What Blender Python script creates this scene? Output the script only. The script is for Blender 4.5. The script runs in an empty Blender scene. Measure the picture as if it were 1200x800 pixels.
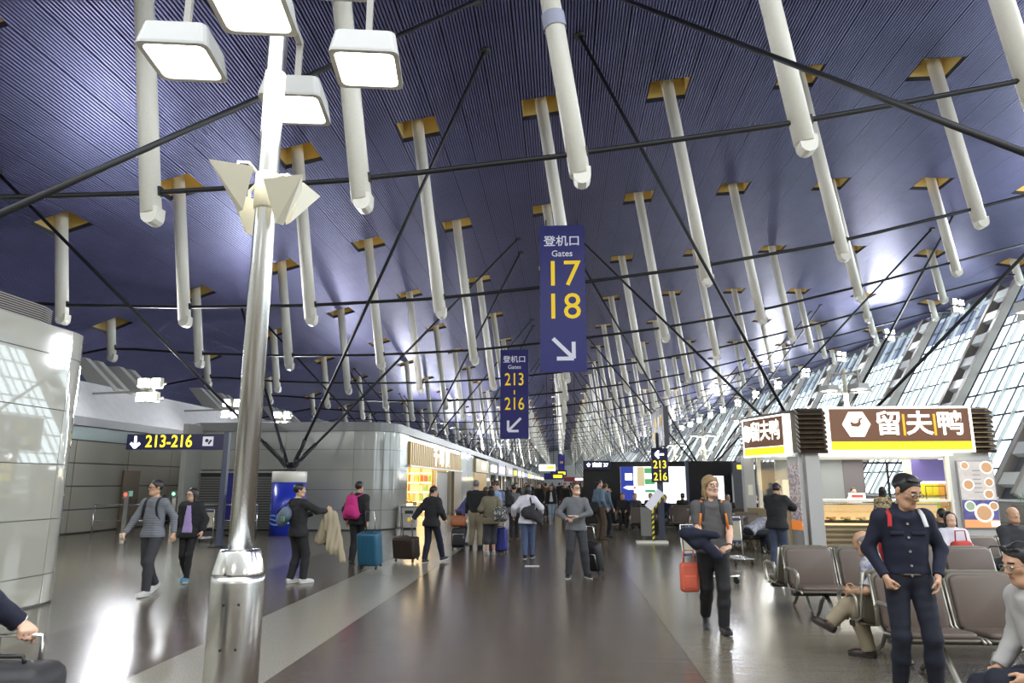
import bpy, math, random
import numpy as np
from mathutils import Vector, Matrix
PI = math.pi
random.seed(7)
SC = bpy.context.scene
COL = SC.collection

# ---------------------------------------------------------------- camera
EYE = 1.72
cam_data = bpy.data.cameras.new('camera')
cam_data.sensor_width = 36.0
cam_data.lens = 817.0 / 1200.0 * 36.0
cam_data.clip_start = 0.05
cam_data.clip_end = 1000
camera = bpy.data.objects.new('camera', cam_data)
COL.objects.link(camera)
camera.location = (0, 0, EYE)
camera.rotation_euler = (math.radians(90 + 11.4178), 0, math.radians(3.9122))
SC.camera = camera

# ---------------------------------------------------------------- exposure and sky
SC.view_settings.view_transform = 'Standard'
SC.view_settings.look = 'None'
SC.view_settings.gamma = 1.0
SC.view_settings.use_curve_mapping = False
SC.view_settings.exposure = 0.55
SC.cycles.use_denoising = True
SC.cycles.max_bounces = 7
SC.cycles.diffuse_bounces = 4
SC.cycles.glossy_bounces = 4
SC.cycles.transmission_bounces = 4
SC.cycles.transparent_max_bounces = 12
SC.cycles.caustics_reflective = False
SC.cycles.caustics_refractive = False
SC.cycles.sample_clamp_indirect = 6.0

world = bpy.data.worlds.new('overcast_sky')
SC.world = world
world.use_nodes = True
wn = world.node_tree
wbg = wn.nodes['Background']
wtc = wn.nodes.new('ShaderNodeTexCoord')
wsep = wn.nodes.new('ShaderNodeSeparateXYZ')
wramp = wn.nodes.new('ShaderNodeValToRGB')
wramp.color_ramp.elements[0].position = 0.0
wramp.color_ramp.elements[0].color = (0.80, 0.86, 0.92, 1)
wramp.color_ramp.elements[1].position = 0.8
wramp.color_ramp.elements[1].color = (0.90, 0.95, 1.0, 1)
wn.links.new(wtc.outputs['Generated'], wsep.inputs[0])
wn.links.new(wsep.outputs['Z'], wramp.inputs[0])
wn.links.new(wramp.outputs[0], wbg.inputs['Color'])
wbg.inputs['Strength'].default_value = 3.2


def area_light(name, loc, target, sx, sy, power, color=(1, 1, 1), portal=False, spread=180):
    d = bpy.data.lights.new(name, 'AREA')
    d.shape = 'RECTANGLE'
    d.size = sx
    d.size_y = sy
    d.energy = power
    d.color = color
    d.spread = math.radians(spread)
    if portal:
        d.cycles.is_portal = True
    o = bpy.data.objects.new(name, d)
    COL.objects.link(o)
    o.location = loc
    o.rotation_euler = (Vector(target) - Vector(loc)).to_track_quat('-Z', 'Y').to_euler()
    return o

# daylight enters through the leaning glass wall: one portal over the whole glazing
area_light('daylight_portal', (24.3, 80, 6.8), (0, 80, -7.6), 14.5, 190, 1.0, portal=True)

# ---------------------------------------------------------------- materials
MATS = {}


def mat(name, color, rough=0.5, metal=0.0, emit=0.0, emit_color=None, var=0.0, vscale=20.0, bump=0.0, bscale=60.0,
        alpha_glass=False, spec=0.5, coat=0.0, color2=None, cr=0.1):
    if name in MATS:
        return MATS[name]
    m = bpy.data.materials.new(name)
    m.use_nodes = True
    nt = m.node_tree
    b = nt.nodes['Principled BSDF']
    c = tuple(color) + (1,)
    b.inputs['Base Color'].default_value = c
    b.inputs['Roughness'].default_value = rough
    b.inputs['Metallic'].default_value = metal
    b.inputs['Specular IOR Level'].default_value = spec
    if coat:
        b.inputs['Coat Weight'].default_value = coat
        b.inputs['Coat Roughness'].default_value = cr
    if emit:
        b.inputs['Emission Color'].default_value = tuple(emit_color or color) + (1,)
        b.inputs['Emission Strength'].default_value = emit
    tc = nt.nodes.new('ShaderNodeTexCoord')
    if var > 0 or color2:
        n = nt.nodes.new('ShaderNodeTexNoise')
        n.inputs['Scale'].default_value = vscale
        n.inputs['Detail'].default_value = 3
        nt.links.new(tc.outputs['Object'], n.inputs['Vector'])
        r = nt.nodes.new('ShaderNodeValToRGB')
        r.color_ramp.elements[0].position = 0.35
        r.color_ramp.elements[1].position = 0.65
        if color2:
            r.color_ramp.elements[0].color = c
            r.color_ramp.elements[1].color = tuple(color2) + (1,)
        else:
            r.color_ramp.elements[0].color = tuple(max(0, x * (1 - var)) for x in color) + (1,)
            r.color_ramp.elements[1].color = tuple(min(1, x * (1 + var)) for x in color) + (1,)
        nt.links.new(n.outputs['Fac'], r.inputs[0])
        nt.links.new(r.outputs[0], b.inputs['Base Color'])
    if bump > 0:
        n2 = nt.nodes.new('ShaderNodeTexNoise')
        n2.inputs['Scale'].default_value = bscale
        n2.inputs['Detail'].default_value = 4
        nt.links.new(tc.outputs['Object'], n2.inputs['Vector'])
        bp = nt.nodes.new('ShaderNodeBump')
        bp.inputs['Strength'].default_value = bump
        bp.inputs['Distance'].default_value = 0.01
        nt.links.new(n2.outputs['Fac'], bp.inputs['Height'])
        nt.links.new(bp.outputs[0], b.inputs['Normal'])
    MATS[name] = m
    return m


def stripe_mat(name, c1, c2, scale, axis='Z', rough=0.8, duty=0.5, diag=False):
    """two-colour woven or printed stripes along one object axis"""
    if name in MATS:
        return MATS[name]
    m = mat(name, c1, rough)
    nt = m.node_tree
    b = nt.nodes['Principled BSDF']
    tc = nt.nodes.new('ShaderNodeTexCoord')
    mp = nt.nodes.new('ShaderNodeMapping')
    if diag:
        mp.inputs['Rotation'].default_value = (0, 0.7, 0)
    sp = nt.nodes.new('ShaderNodeSeparateXYZ')
    nt.links.new(tc.outputs['Object'], mp.inputs[0])
    nt.links.new(mp.outputs[0], sp.inputs[0])
    mu = nt.nodes.new('ShaderNodeMath'); mu.operation = 'MULTIPLY'; mu.inputs[1].default_value = scale
    fr = nt.nodes.new('ShaderNodeMath'); fr.operation = 'FRACT'
    gt = nt.nodes.new('ShaderNodeMath'); gt.operation = 'GREATER_THAN'; gt.inputs[1].default_value = duty
    mx = nt.nodes.new('ShaderNodeMix'); mx.data_type = 'RGBA'
    mx.inputs[6].default_value = tuple(c1) + (1,)
    mx.inputs[7].default_value = tuple(c2) + (1,)
    nt.links.new(sp.outputs[axis], mu.inputs[0])
    nt.links.new(mu.outputs[0], fr.inputs[0])
    nt.links.new(fr.outputs[0], gt.inputs[0])
    nt.links.new(gt.outputs[0], mx.inputs[0])
    nt.links.new(mx.outputs[2], b.inputs['Base Color'])
    return m


def print_mat(name, c1, c2, c3, scale, rough=0.8, emit=0.0):
    """patchy three-colour print (voronoi cells)"""
    if name in MATS:
        return MATS[name]
    m = mat(name, c1, rough)
    nt = m.node_tree
    b = nt.nodes['Principled BSDF']
    tc = nt.nodes.new('ShaderNodeTexCoord')
    v = nt.nodes.new('ShaderNodeTexVoronoi'); v.inputs['Scale'].default_value = scale
    nt.links.new(tc.outputs['Object'], v.inputs['Vector'])
    sp = nt.nodes.new('ShaderNodeSeparateColor')
    nt.links.new(v.outputs['Color'], sp.inputs[0])
    r = nt.nodes.new('ShaderNodeValToRGB'); r.color_ramp.interpolation = 'CONSTANT'
    e = r.color_ramp.elements
    e[0].position = 0; e[0].color = tuple(c1) + (1,)
    e[1].position = 0.45; e[1].color = tuple(c2) + (1,)
    x = e.new(0.75); x.color = tuple(c3) + (1,)
    nt.links.new(sp.outputs[0], r.inputs[0])
    nt.links.new(r.outputs[0], b.inputs['Base Color'])
    if emit:
        nt.links.new(r.outputs[0], b.inputs['Emission Color'])
        b.inputs['Emission Strength'].default_value = emit
    return m


def glass_mat(name, tint=(0.85, 0.95, 0.93), mixf=0.12, rough=0.02):
    if name in MATS:
        return MATS[name]
    m = bpy.data.materials.new(name)
    m.use_nodes = True
    nt = m.node_tree
    nt.nodes.remove(nt.nodes['Principled BSDF'])
    tr = nt.nodes.new('ShaderNodeBsdfTransparent'); tr.inputs[0].default_value = tuple(tint) + (1,)
    gl = nt.nodes.new('ShaderNodeBsdfGlossy'); gl.inputs['Roughness'].default_value = rough
    mx = nt.nodes.new('ShaderNodeMixShader'); mx.inputs[0].default_value = mixf
    nt.links.new(tr.outputs[0], mx.inputs[1]); nt.links.new(gl.outputs[0], mx.inputs[2])
    nt.links.new(mx.outputs[0], nt.nodes['Material Output'].inputs[0])
    MATS[name] = m
    return m

# ---------------------------------------------------------------- mesh helpers


class MB:
    """collects boxes, tubes and polygons, then links them as ONE mesh object"""

    def __init__(s):
        s.v = []; s.f = []; s.m = []; s.sm = []; s.mi = 0

    def add(s, vs, fs, smooth=False):
        o = len(s.v)
        s.v += [tuple(v) for v in vs]
        s.f += [tuple(i + o for i in f) for f in fs]
        s.m += [s.mi] * len(fs); s.sm += [smooth] * len(fs)
        return s

    def mat(s, i):
        s.mi = i
        return s

    def box(s, c, size, rz=0.0, M=None, bev=0.0):
        hx, hy, hz = size[0] / 2, size[1] / 2, size[2] / 2
        if bev > 0:
            # box with chamfered vertical edges (x-y outline), keeps it cheap
            b = min(bev, hx * .9, hy * .9)
            out = [(hx - b, -hy), (hx, -hy + b), (hx, hy - b), (hx - b, hy), (-hx + b, hy), (-hx, hy - b), (-hx, -hy + b), (-hx + b, -hy)]
            n = 8
            vs = [(x, y, -hz) for x, y in out] + [(x, y, hz) for x, y in out]
            fs = [tuple(range(n - 1, -1, -1)), tuple(range(n, 2 * n))] + [(i, (i + 1) % n, (i + 1) % n + n, i + n) for i in range(n)]
        else:
            vs = [(x, y, z) for z in (-hz, hz) for y in (-hy, hy) for x in (-hx, hx)]
            fs = [(0, 2, 3, 1), (4, 5, 7, 6), (0, 1, 5, 4), (2, 6, 7, 3), (0, 4, 6, 2), (1, 3, 7, 5)]
        if M is None:
            ca, sa = math.cos(rz), math.sin(rz)
            vs = [(c[0] + x * ca - y * sa, c[1] + x * sa + y * ca, c[2] + z) for x, y, z in vs]
        else:
            vs = [tuple(M @ Vector(v) + Vector(c)) for v in vs]
        return s.add(vs, fs)

    def rbox(s, c, size, r, M=None, seg=3):
        """rounded box: a superellipsoid-like grid, smooth shaded"""
        hx, hy, hz = [x / 2 for x in size]
        r = min(r, hx, hy, hz)
        vs = []; fs = []
        nu, nv = 4 * (seg + 1), 2 * (seg + 1)
        for j in range(nv):
            sj = 1 if j >= nv // 2 else -1
            k = j if j < nv // 2 else j - nv // 2
            ph = (-PI / 2 + k * (PI / 2) / seg) if sj < 0 else (k * (PI / 2) / seg)
            for i in range(nu):
                q = i // (seg + 1); kk = i % (seg + 1)
                th = q * PI / 2 + kk * (PI / 2) / seg
                sx = 1 if q in (0, 3) else -1
                sy = 1 if q in (0, 1) else -1
                vs.append((sx * (hx - r) + r * math.cos(ph) * math.cos(th), sy * (hy - r) + r * math.cos(ph) * math.sin(th), sj * (hz - r) + r * math.sin(ph)))
        for j in range(nv - 1):
            for i in range(nu):
                a, b = j * nu + i, j * nu + (i + 1) % nu
                fs.append((a, b, b + nu, a + nu))
        fs.append(tuple(range(nu - 1, -1, -1))); fs.append(tuple((nv - 1) * nu + i for i in range(nu)))
        if M is None:
            M = Matrix.Identity(3)
        vs = [tuple(M @ Vector(v) + Vector(c)) for v in vs]
        return s.add(vs, fs, True)

    def cyl(s, p0, p1, r0, r1=None, n=12, caps=True, smooth=True):
        r1 = r0 if r1 is None else r1
        p0, p1 = Vector(p0), Vector(p1)
        d = (p1 - p0).normalized()
        u = d.orthogonal().normalized(); w = d.cross(u)
        vs = []
        for p, r in ((p0, r0), (p1, r1)):
            for i in range(n):
                a = 2 * PI * i / n
                vs.append(tuple(p + (u * math.cos(a) + w * math.sin(a)) * r))
        fs = [(i, (i + 1) % n, (i + 1) % n + n, i + n) for i in range(n)]
        s.add(vs, fs, smooth)
        if caps:
            o = len(s.v) - 2 * n
            s.f += [tuple(o + i for i in range(n - 1, -1, -1)), tuple(o + n + i for i in range(n))]
            s.m += [s.mi] * 2; s.sm += [False] * 2
        return s

    def tube(s, pts, r, n=8, closed=False):
        pts = [Vector(p) for p in pts]
        rs = r if isinstance(r, (list, tuple)) else [r] * len(pts)
        vs = []; N = len(pts)
        up = None
        for k, p in enumerate(pts):
            a = pts[(k - 1) % N] if (k > 0 or closed) else p
            b = pts[(k + 1) % N] if (k < N - 1 or closed) else p
            d = (b - a).normalized()
            if up is None:
                up = d.orthogonal().normalized()
            u = (up - d * up.dot(d))
            u = u.normalized() if u.length > 1e-5 else d.orthogonal().normalized()
            up = u; w = d.cross(u)
            for i in range(n):
                t = 2 * PI * i / n
                vs.append(tuple(p + (u * math.cos(t) + w * math.sin(t)) * rs[k]))
        fs = []
        for k in range(N if closed else N - 1):
            for i in range(n):
                a = k * n + i; b = k * n + (i + 1) % n; k2 = ((k + 1) % N) * n
                fs.append((a, b, k2 + (i + 1) % n, k2 + i))
        if not closed:
            fs += [tuple(range(n - 1, -1, -1)), tuple((N - 1) * n + i for i in range(n))]
        return s.add(vs, fs, True)

    def lathe(s, c, prof, n=24, caps=True):
        vs = [(c[0] + r * math.cos(2 * PI * i / n), c[1] + r * math.sin(2 * PI * i / n), c[2] + z) for r, z in prof for i in range(n)]
        fs = [(k * n + i, k * n + (i + 1) % n, (k + 1) * n + (i + 1) % n, (k + 1) * n + i) for k in range(len(prof) - 1) for i in range(n)]
        s.add(vs, fs, True)
        if caps:
            o = len(s.v) - len(vs); t = (len(prof) - 1) * n
            s.f += [tuple(o + i for i in range(n - 1, -1, -1)), tuple(o + t + i for i in range(n))]
            s.m += [s.mi] * 2; s.sm += [False] * 2
        return s

    def prism(s, outline, h, M=None, c=(0, 0, 0)):
        """outline in local x-z plane extruded along local y by h (centred)"""
        n = len(outline)
        vs = [(x, -h / 2, z) for x, z in outline] + [(x, h / 2, z) for x, z in outline]
        fs = [tuple(range(n)), tuple(range(2 * n - 1, n - 1, -1))] + [(i, i + n, (i + 1) % n + n, (i + 1) % n) for i in range(n)]
        if M is None:
            M = Matrix.Identity(3)
        return s.add([tuple(M @ Vector(v) + Vector(c)) for v in vs], fs)

    def mesh(s, name, mats):
        me = bpy.data.meshes.new(name)
        me.from_pydata(s.v, [], s.f)
        for m in (mats if isinstance(mats, (list, tuple)) else [mats]):
            me.materials.append(m)
        me.polygons.foreach_set('material_index', s.m)
        me.polygons.foreach_set('use_smooth', s.sm)
        me.update()
        return me

    def build(s, name, mats, parent=None, loc=(0, 0, 0), rz=0.0):
        return link(name, s.mesh(name, mats), parent, loc, rz)


def link(name, me, parent=None, loc=(0, 0, 0), rz=0.0):
    o = bpy.data.objects.new(name, me)
    COL.objects.link(o)
    o.location = loc
    o.rotation_euler = (0, 0, rz)
    if parent is not None:
        o.parent = parent
    return o


def tag(o, label=None, cat=None, group=None, kind=None):
    if label: o['label'] = label
    if cat: o['category'] = cat
    if group: o['group'] = group
    if kind: o['kind'] = kind
    return o


def thing(name, label, cat, loc=(0, 0, 0), rz=0.0, group=None):
    o = link(name, None, None, loc, rz)
    return tag(o, label, cat, group)


def dup(root, loc, rz=0.0, label=None, group=None, cat=None):
    kids = {}
    for o in COL.objects:
        if o.parent: kids.setdefault(o.parent, []).append(o)
    def cp(o, parent):
        c = o.copy(); COL.objects.link(c); c.parent = parent
        for k in kids.get(o, []): cp(k, c)
        return c
    r = cp(root, None)
    r.location = loc; r.rotation_euler = (0, 0, rz)
    return tag(r, label, cat, group)


def text_mesh(body, size, bold=0.0, align='CENTER', shear=0.0, extrude=0.004, spacing=1.0):
    cu = bpy.data.curves.new('lettering', 'FONT')
    cu.body = body; cu.size = size; cu.offset = bold; cu.align_x = align; cu.align_y = 'CENTER'
    cu.shear = shear; cu.extrude = extrude; cu.resolution_u = 3; cu.space_character = spacing
    o = bpy.data.objects.new('lettering', cu)
    COL.objects.link(o)
    bpy.context.view_layer.update()
    me = bpy.data.meshes.new_from_object(o.evaluated_get(bpy.context.evaluated_depsgraph_get()))
    bpy.data.objects.remove(o)
    return me


def text(body, size, m, parent, loc, rot=(PI / 2, 0, 0), bold=0.0, name='lettering', align='CENTER', extrude=0.004, sx=1.0, sy=1.0, spacing=1.0):
    me = text_mesh(body, size, bold, align, extrude=extrude, spacing=spacing)
    me.materials.clear(); me.materials.append(m)
    o = link(name, me, parent, loc)
    o.rotation_euler = rot
    o.scale = (sx, sy, 1)
    return o
# ================================================================ palette
white_paint = mat('white_paint', (0.90, 0.87, 0.77), 0.35, var=0.02)
cream_metal = mat('cream_metal', (0.72, 0.69, 0.56), 0.4)
black_steel = mat('black_steel', (0.012, 0.012, 0.013), 0.45)
ceiling_blue = mat('ceiling_blue', (0.115, 0.117, 0.245), 0.42, metal=0.6, var=0.06, vscale=0.8)
slat_gap_shade = mat('slat_gap_shade', (0.006, 0.006, 0.012), 0.7)  # same panel metal, painted near-black so shade sits between the slats
recess_yellow = mat('recess_yellow', (0.80, 0.60, 0.22), 0.6)
recess_dark = mat('recess_dark', (0.03, 0.035, 0.06), 0.5)
lamp_glow = mat('lamp_glow', (1, 1, 0.95), 0.4, emit=10.0, emit_color=(1.0, 0.97, 0.88))
flood_glow = mat('flood_glow', (1, 1, 1), 0.4, emit=40.0, emit_color=(0.93, 0.95, 1.0))
steel_brushed = mat('steel_brushed', (0.62, 0.62, 0.60), 0.27, metal=1.0, bump=0.05, bscale=200)
chrome = mat('chrome', (0.75, 0.75, 0.74), 0.15, metal=1.0)
sign_blue = mat('sign_blue', (0.022, 0.022, 0.20), 0.35)
sign_navy = mat('sign_navy', (0.012, 0.012, 0.07), 0.35)
sign_yellow = mat('sign_yellow', (0.9, 0.62, 0.02), 0.5, emit=0.25)
sign_yellow_lit = mat('sign_yellow_lit', (0.95, 0.75, 0.03), 0.5, emit=0.9)
sign_white = mat('sign_white', (0.75, 0.75, 0.85), 0.5, emit=0.15)
sign_white_lit = mat('sign_white_lit', (1, 1, 1), 0.5, emit=1.6)

# ================================================================ section of the hall
CF = (-1.2069519e-06, 1.42754115e-05, -0.005057083, 0.12780247, 14.15569059)


def zc(x):
    r = 0.0
    for c in CF: r = r * x + c
    return r


def zcab(x):
    """height of the bottom tie at x"""
    return float(np.interp(x, CABX, CABZ))
CABX = [-25.2, -20.7, -16.5, -12.3, -8.07, -3.8, .45, 4.67, 8.84, 13.0, 17.0, 21.3, 25.6, 29.5]
CABZ = [7.05, 7.86, 7.52, 7.37, 7.36, 7.52, 7.92, 8.43, 9.13, 10.1, 11.1, 12.15, 13.2, 13.4]
ROW0 = 21.5 - 9 * 3           # rows at ROW0 + 9k
NROW = 34
rowY = [ROW0 + 9 * k for k in range(NROW)]
colB = [.45 + 4.23 * i for i in range(-5, 7)]       # strut feet
LEAN = 0.138

# ---------------------------------------------------------------- floor
def floor_mat(name, c1, c2, rough):
    m = mat(name, c1, rough, spec=0.6)
    nt = m.node_tree; b = nt.nodes['Principled BSDF']
    tc = nt.nodes.new('ShaderNodeTexCoord')
    n = nt.nodes.new('ShaderNodeTexNoise'); n.inputs['Scale'].default_value = 55; n.inputs['Detail'].default_value = 3
    r = nt.nodes.new('ShaderNodeValToRGB'); e = r.color_ramp.elements
    e[0].position = .38; e[0].color = tuple(c1) + (1,); e[1].position = .62; e[1].color = tuple(c2) + (1,)
    nt.links.new(tc.outputs['Object'], n.inputs['Vector']); nt.links.new(n.outputs['Fac'], r.inputs[0])
    nt.links.new(r.outputs[0], b.inputs['Base Color'])
    n2 = nt.nodes.new('ShaderNodeTexNoise'); n2.inputs['Scale'].default_value = 2.2; n2.inputs['Detail'].default_value = 2
    mp = nt.nodes.new('ShaderNodeMapping'); mp.inputs['Scale'].default_value = (0.6, 3.5, 1)
    nt.links.new(tc.outputs['Object'], mp.inputs[0]); nt.links.new(mp.outputs[0], n2.inputs['Vector'])
    bp = nt.nodes.new('ShaderNodeBump'); bp.inputs['Strength'].default_value = 0.25; bp.inputs['Distance'].default_value = 0.01
    nt.links.new(n2.outputs['Fac'], bp.inputs['Height']); nt.links.new(bp.outputs[0], b.inputs['Normal'])
    return m

f_dark = floor_mat('floor_brown_granite', (0.070, 0.055, 0.041), (0.125, 0.10, 0.077), 0.2)
f_light = floor_mat('floor_grey_granite', (0.23, 0.215, 0.175), (0.30, 0.28, 0.23), 0.24)
f_mid = floor_mat('floor_taupe_granite', (0.145, 0.128, 0.098), (0.175, 0.156, 0.12), 0.22)
for i, (x0, x1, m) in enumerate([(-2.62, 1.25, f_dark), (-3.9, -2.62, f_light), (-5.9, -3.9, f_dark), (-30, -5.9, f_mid), (1.25, 30, f_mid)]):
    mb = MB()
    mb.box(((x0 + x1) / 2, 130, -0.05), (x1 - x0 - 0.004, 300, 0.1))
    o = mb.build('floor', m); tag(o, kind='structure')
o = MB().box((0, 130, -0.09), (62, 302, 0.16)).build('floor', black_steel); tag(o, kind='structure')

# ---------------------------------------------------------------- ceiling: ribbed metal panels between strut recesses
ceiling = link('ceiling', None); tag(ceiling, kind='structure')


def top_x(xb):
    """x of a strut where it meets the ceiling, from its foot x"""
    zb = zcab(xb) - 0.45
    x = xb
    for _ in range(6):
        x = xb - LEAN * (zc(x) - zb)
    return x
openX = [top_x(x) for x in colB]
HALF = 0.66
bounds = []          # (x0, x1, is_opening_strip)
ox = openX[0] - 4.23 * 2
allo = [openX[0] - 4.23 * 2, openX[0] - 4.23] + openX + [openX[-1] + 4.23]
for i, xo in enumerate(allo):
    bounds.append((xo - HALF, xo + HALF, i - 2 if 0 <= i - 2 < 12 else None))
    if i < len(allo) - 1:
        a, b = xo + HALF, allo[i + 1] - HALF
        for k in range(3):
            bounds.append((a + (b - a) * k / 3, a + (b - a) * (k + 1) / 3, None))
ceil_meshes = {}


def slat_panel(mb, x0, x1, ya, yb, n):
    """ribbed strip: n slats, each a face, a web up and a gap floor painted dark as shade"""
    g = 0.018
    a, b = x0 + g / 2, x1 - g / 2
    w = (b - a) / n
    vs = []; fs = []
    prof = []
    for k in range(n):
        xa = a + w * k
        for (dx, dz) in ((0, 0.06), (0.04 * w, 0.0), (0.60 * w, 0.0), (0.66 * w, 0.06)):
            prof.append((xa + dx, zc(xa + dx) + dz))
    prof.append((b, zc(b) + 0.06))
    for x, z in prof:
        vs.append((x, ya, z)); vs.append((x, yb, z))
    for k in range(len(prof) - 1):
        fs.append((2 * k, 2 * k + 1, 2 * k + 3, 2 * k + 2))
    o = len(mb.f)
    mb.add(vs, fs)
    for k in range(len(fs)):
        if k % 4 == 3: mb.m[o + k] = 1

near = []
stuff = MB()
for ri in range(1, NROW - 1):
    for bi, (x0, x1, oc) in enumerate(bounds):
        y0, y1 = rowY[ri], rowY[ri + 1]
        if oc is not None:
            y0 += HALF; y1 -= HALF
        n = 11 if x1 - x0 < 1.1 else 14
        if ri < 7:
            cx, cy = (x0 + x1) / 2, (y0 + y1) / 2
            # only what the camera may see counts among the 300 nearest
            near.append((cx * cx + cy * cy if cy > 5 else 1e9, x0, x1, y0 + .006, y1 - .006, n, bi))
        elif ri < 16:
            slat_panel(stuff, x0, x1, y0 + .006, y1 - .006, n)
        else:
            slat_panel(stuff, x0, x1, y0 + .006, y1 - .006, 3)
near.sort()
cache = {}
for k, (d, x0, x1, ya, yb, n, bi) in enumerate(near):
    if k < 290:
        key = (bi, round(yb - ya, 3))
        if key not in cache:
            m_ = MB(); slat_panel(m_, x0, x1, 0, yb - ya, n); cache[key] = m_.mesh('ceiling_panel', [ceiling_blue, slat_gap_shade])
        link('ceiling_panel', cache[key], ceiling, (0, ya, 0))
    else:
        slat_panel(stuff, x0, x1, ya, yb, n)
o = stuff.build('ceiling_panels_beyond', [ceiling_blue, slat_gap_shade], ceiling); tag(o, kind='stuff')
# opaque deck above the slats, so that the gaps read dark; recesses pass through it
deck = MB()
for ri in range(1, NROW - 1):
    for (x0, x1, oc) in bounds:
        y0, y1 = rowY[ri], rowY[ri + 1]
        if oc is not None: y0 += HALF; y1 -= HALF
        deck.add([(x0, y0, zc(x0) + .07), (x1, y0, zc(x1) + .07), (x1, y1, zc(x1) + .07), (x0, y1, zc(x0) + .07)], [(0, 3, 2, 1)])
o = deck.build('ceiling_deck', recess_dark, ceiling); tag(o, kind='stuff')

# recesses (light wells) where the struts pass through
def well_mesh(x):
    mb = MB(); z = zc(x); s = (zc(x + .5) - zc(x - .5))
    def zz(dx): return z + s * dx
    H2 = HALF; lip = 0.16; top = z + 1.0
    P = [(-H2, -H2), (H2, -H2), (H2, H2), (-H2, H2)]
    for i in range(4):
        (ax, ay), (bx, by) = P[i], P[(i + 1) % 4]
        vs = [(ax, ay, zz(ax)), (bx, by, zz(bx)), (bx, by, zz(bx) + lip), (ax, ay, zz(ax) + lip), (bx, by, top), (ax, ay, top)]
        mb.mat(1).add(vs, [(0, 1, 2, 3)])
        mb.mat(0).add(vs, [(3, 2, 4, 5)])
    mb.mat(0).add([(p[0], p[1], top) for p in P], [(0, 1, 2, 3)])
    return mb.mesh('strut_recess', [recess_yellow, recess_dark])

# ---------------------------------------------------------------- struts
TUBE_R = 0.2


def strut_meshes(i):
    xb = colB[i]; zb = zcab(xb) - 0.45
    xt = openX[i]; zt = zc(xt) + 0.98
    L = zt - zb
    d = Vector((-LEAN, 0, 1))
    body = MB()
    body.cyl((0, 0, 0), d * L, TUBE_R, n=14)
    tongue = MB()
    # rounded saddle plate under the cut end of the tube, offset to one side
    pts = [(-0.13, 0.12), (0.2, 0.12)] + [(0.035 + 0.165 * math.cos(t), -0.06 + 0.165 * math.sin(-t)) for t in [PI * q / 6 for q in range(0, 7)]]
    tongue.prism(pts[:1] + pts[1:], 0.3, c=(0.0, 0, 0))
    slot = MB()
    slot.box((0.02 - LEAN * .45, 0, 0.47), (TUBE_R * 2 + 0.015, 0.13, 0.2))
    return body, tongue, slot

collab = ['leftmost', 'second from left', 'third from left', 'fourth from left', 'fifth from left', 'centre line', 'first right of centre',
          'second right of centre', 'third right of centre', 'fourth right of centre', 'fifth right of centre', 'rightmost']
rowlab = {2: 'nearest', 3: 'second', 4: 'third', 5: 'fourth', 6: 'fifth', 7: 'sixth', 8: 'seventh', 9: 'eighth', 10: 'ninth', 11: 'tenth', 12: 'eleventh', 13: 'twelfth'}
wells = [well_mesh(x) if True else None for x in openX]
SM = []
for i in range(12):
    b_, t_, s_ = strut_meshes(i)
    SM.append((b_.mesh('tube', white_paint), t_.mesh('end_saddle', white_paint), s_.mesh('cable_slot', black_steel)))
cnt = 0
far_struts = MB(); far_wells = MB()
for ri in range(2, NROW - 1):
    for i in range(12):
        xb, zb = colB[i], zcab(colB[i]) - 0.45
        y = rowY[ri]
        px = xb / max(y, 1)
        if cnt < 290:
            if y > 12 or True:
                t = link('ceiling_strut', None, None, (xb, y, zb))
                short = i in (0, 11)
                rn = rowlab.get(ri)
                if rn:
                    lab = 'white %sstrut, %s across the hall, %s row from camera' % ('short ' if short else '', collab[i], rn)
                    grp = 'white ceiling struts'
                else:
                    lab = 'distant white tubular strut hanging below the blue ceiling, beyond the twelfth row'
                    grp = 'distant white ceiling struts'
                tag(t, lab, 'strut', grp)
                link('tube', SM[i][0], t)
                link('end_saddle', SM[i][1], t)
                if ri < 9:
                    link('cable_slot', SM[i][2], t)
                cnt += 1
                if ri == 2 and i == 5:
                    mb = MB(); q = Vector((-LEAN, 0, 1)) * 3.15; mb.cyl(q, q + Vector((-LEAN, 0, 1)) * .32, .235, n=18, caps=False); mb.build('clear_band', mat('clear_plastic', (.55, .57, .72), .15), t)
        else:
            xt = openX[i]
            far_struts.cyl((xb, y, zb), (xt, y, zc(xt) + .5), TUBE_R, n=6)
        w = link('recess_lining', wells[i], ceiling, (openX[i], y, 0)) if ri < 12 else None
        if w is None:
            me = wells[i]
            z = zc(openX[i])
            far_wells.box((openX[i], y, z + 0.5), (1.3, 1.3, 0.9))
o = far_struts.build('ceiling_strut', white_paint); tag(o, 'far white struts merging towards the end of the hall', 'strut', kind='stuff')
o = far_wells.build('recess_linings_beyond', recess_yellow, ceiling); tag(o, kind='stuff')

# ---------------------------------------------------------------- bottom ties and raking rods
for ri in range(2, NROW - 1):
    y = rowY[ri]
    xs = np.linspace(CABX[0], CABX[-1], 40)
    pts = [(x, y, zcab(x)) for x in xs]
    # smooth the polyline slightly
    mb = MB(); mb.tube(pts, 0.055 if ri < 10 else 0.045, n=8 if ri < 8 else 4)
    o = mb.build('tie_rod', black_steel)
    rn = rowlab.get(ri)
    if rn:
        tag(o, 'black tie rod sagging across the hall through the %s row of struts' % rn, 'tie rod', 'tie rods')
    else:
        tag(o, 'distant black tie rod crossing the hall beyond the twelfth strut row', 'tie rod', 'distant tie rods')

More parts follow.
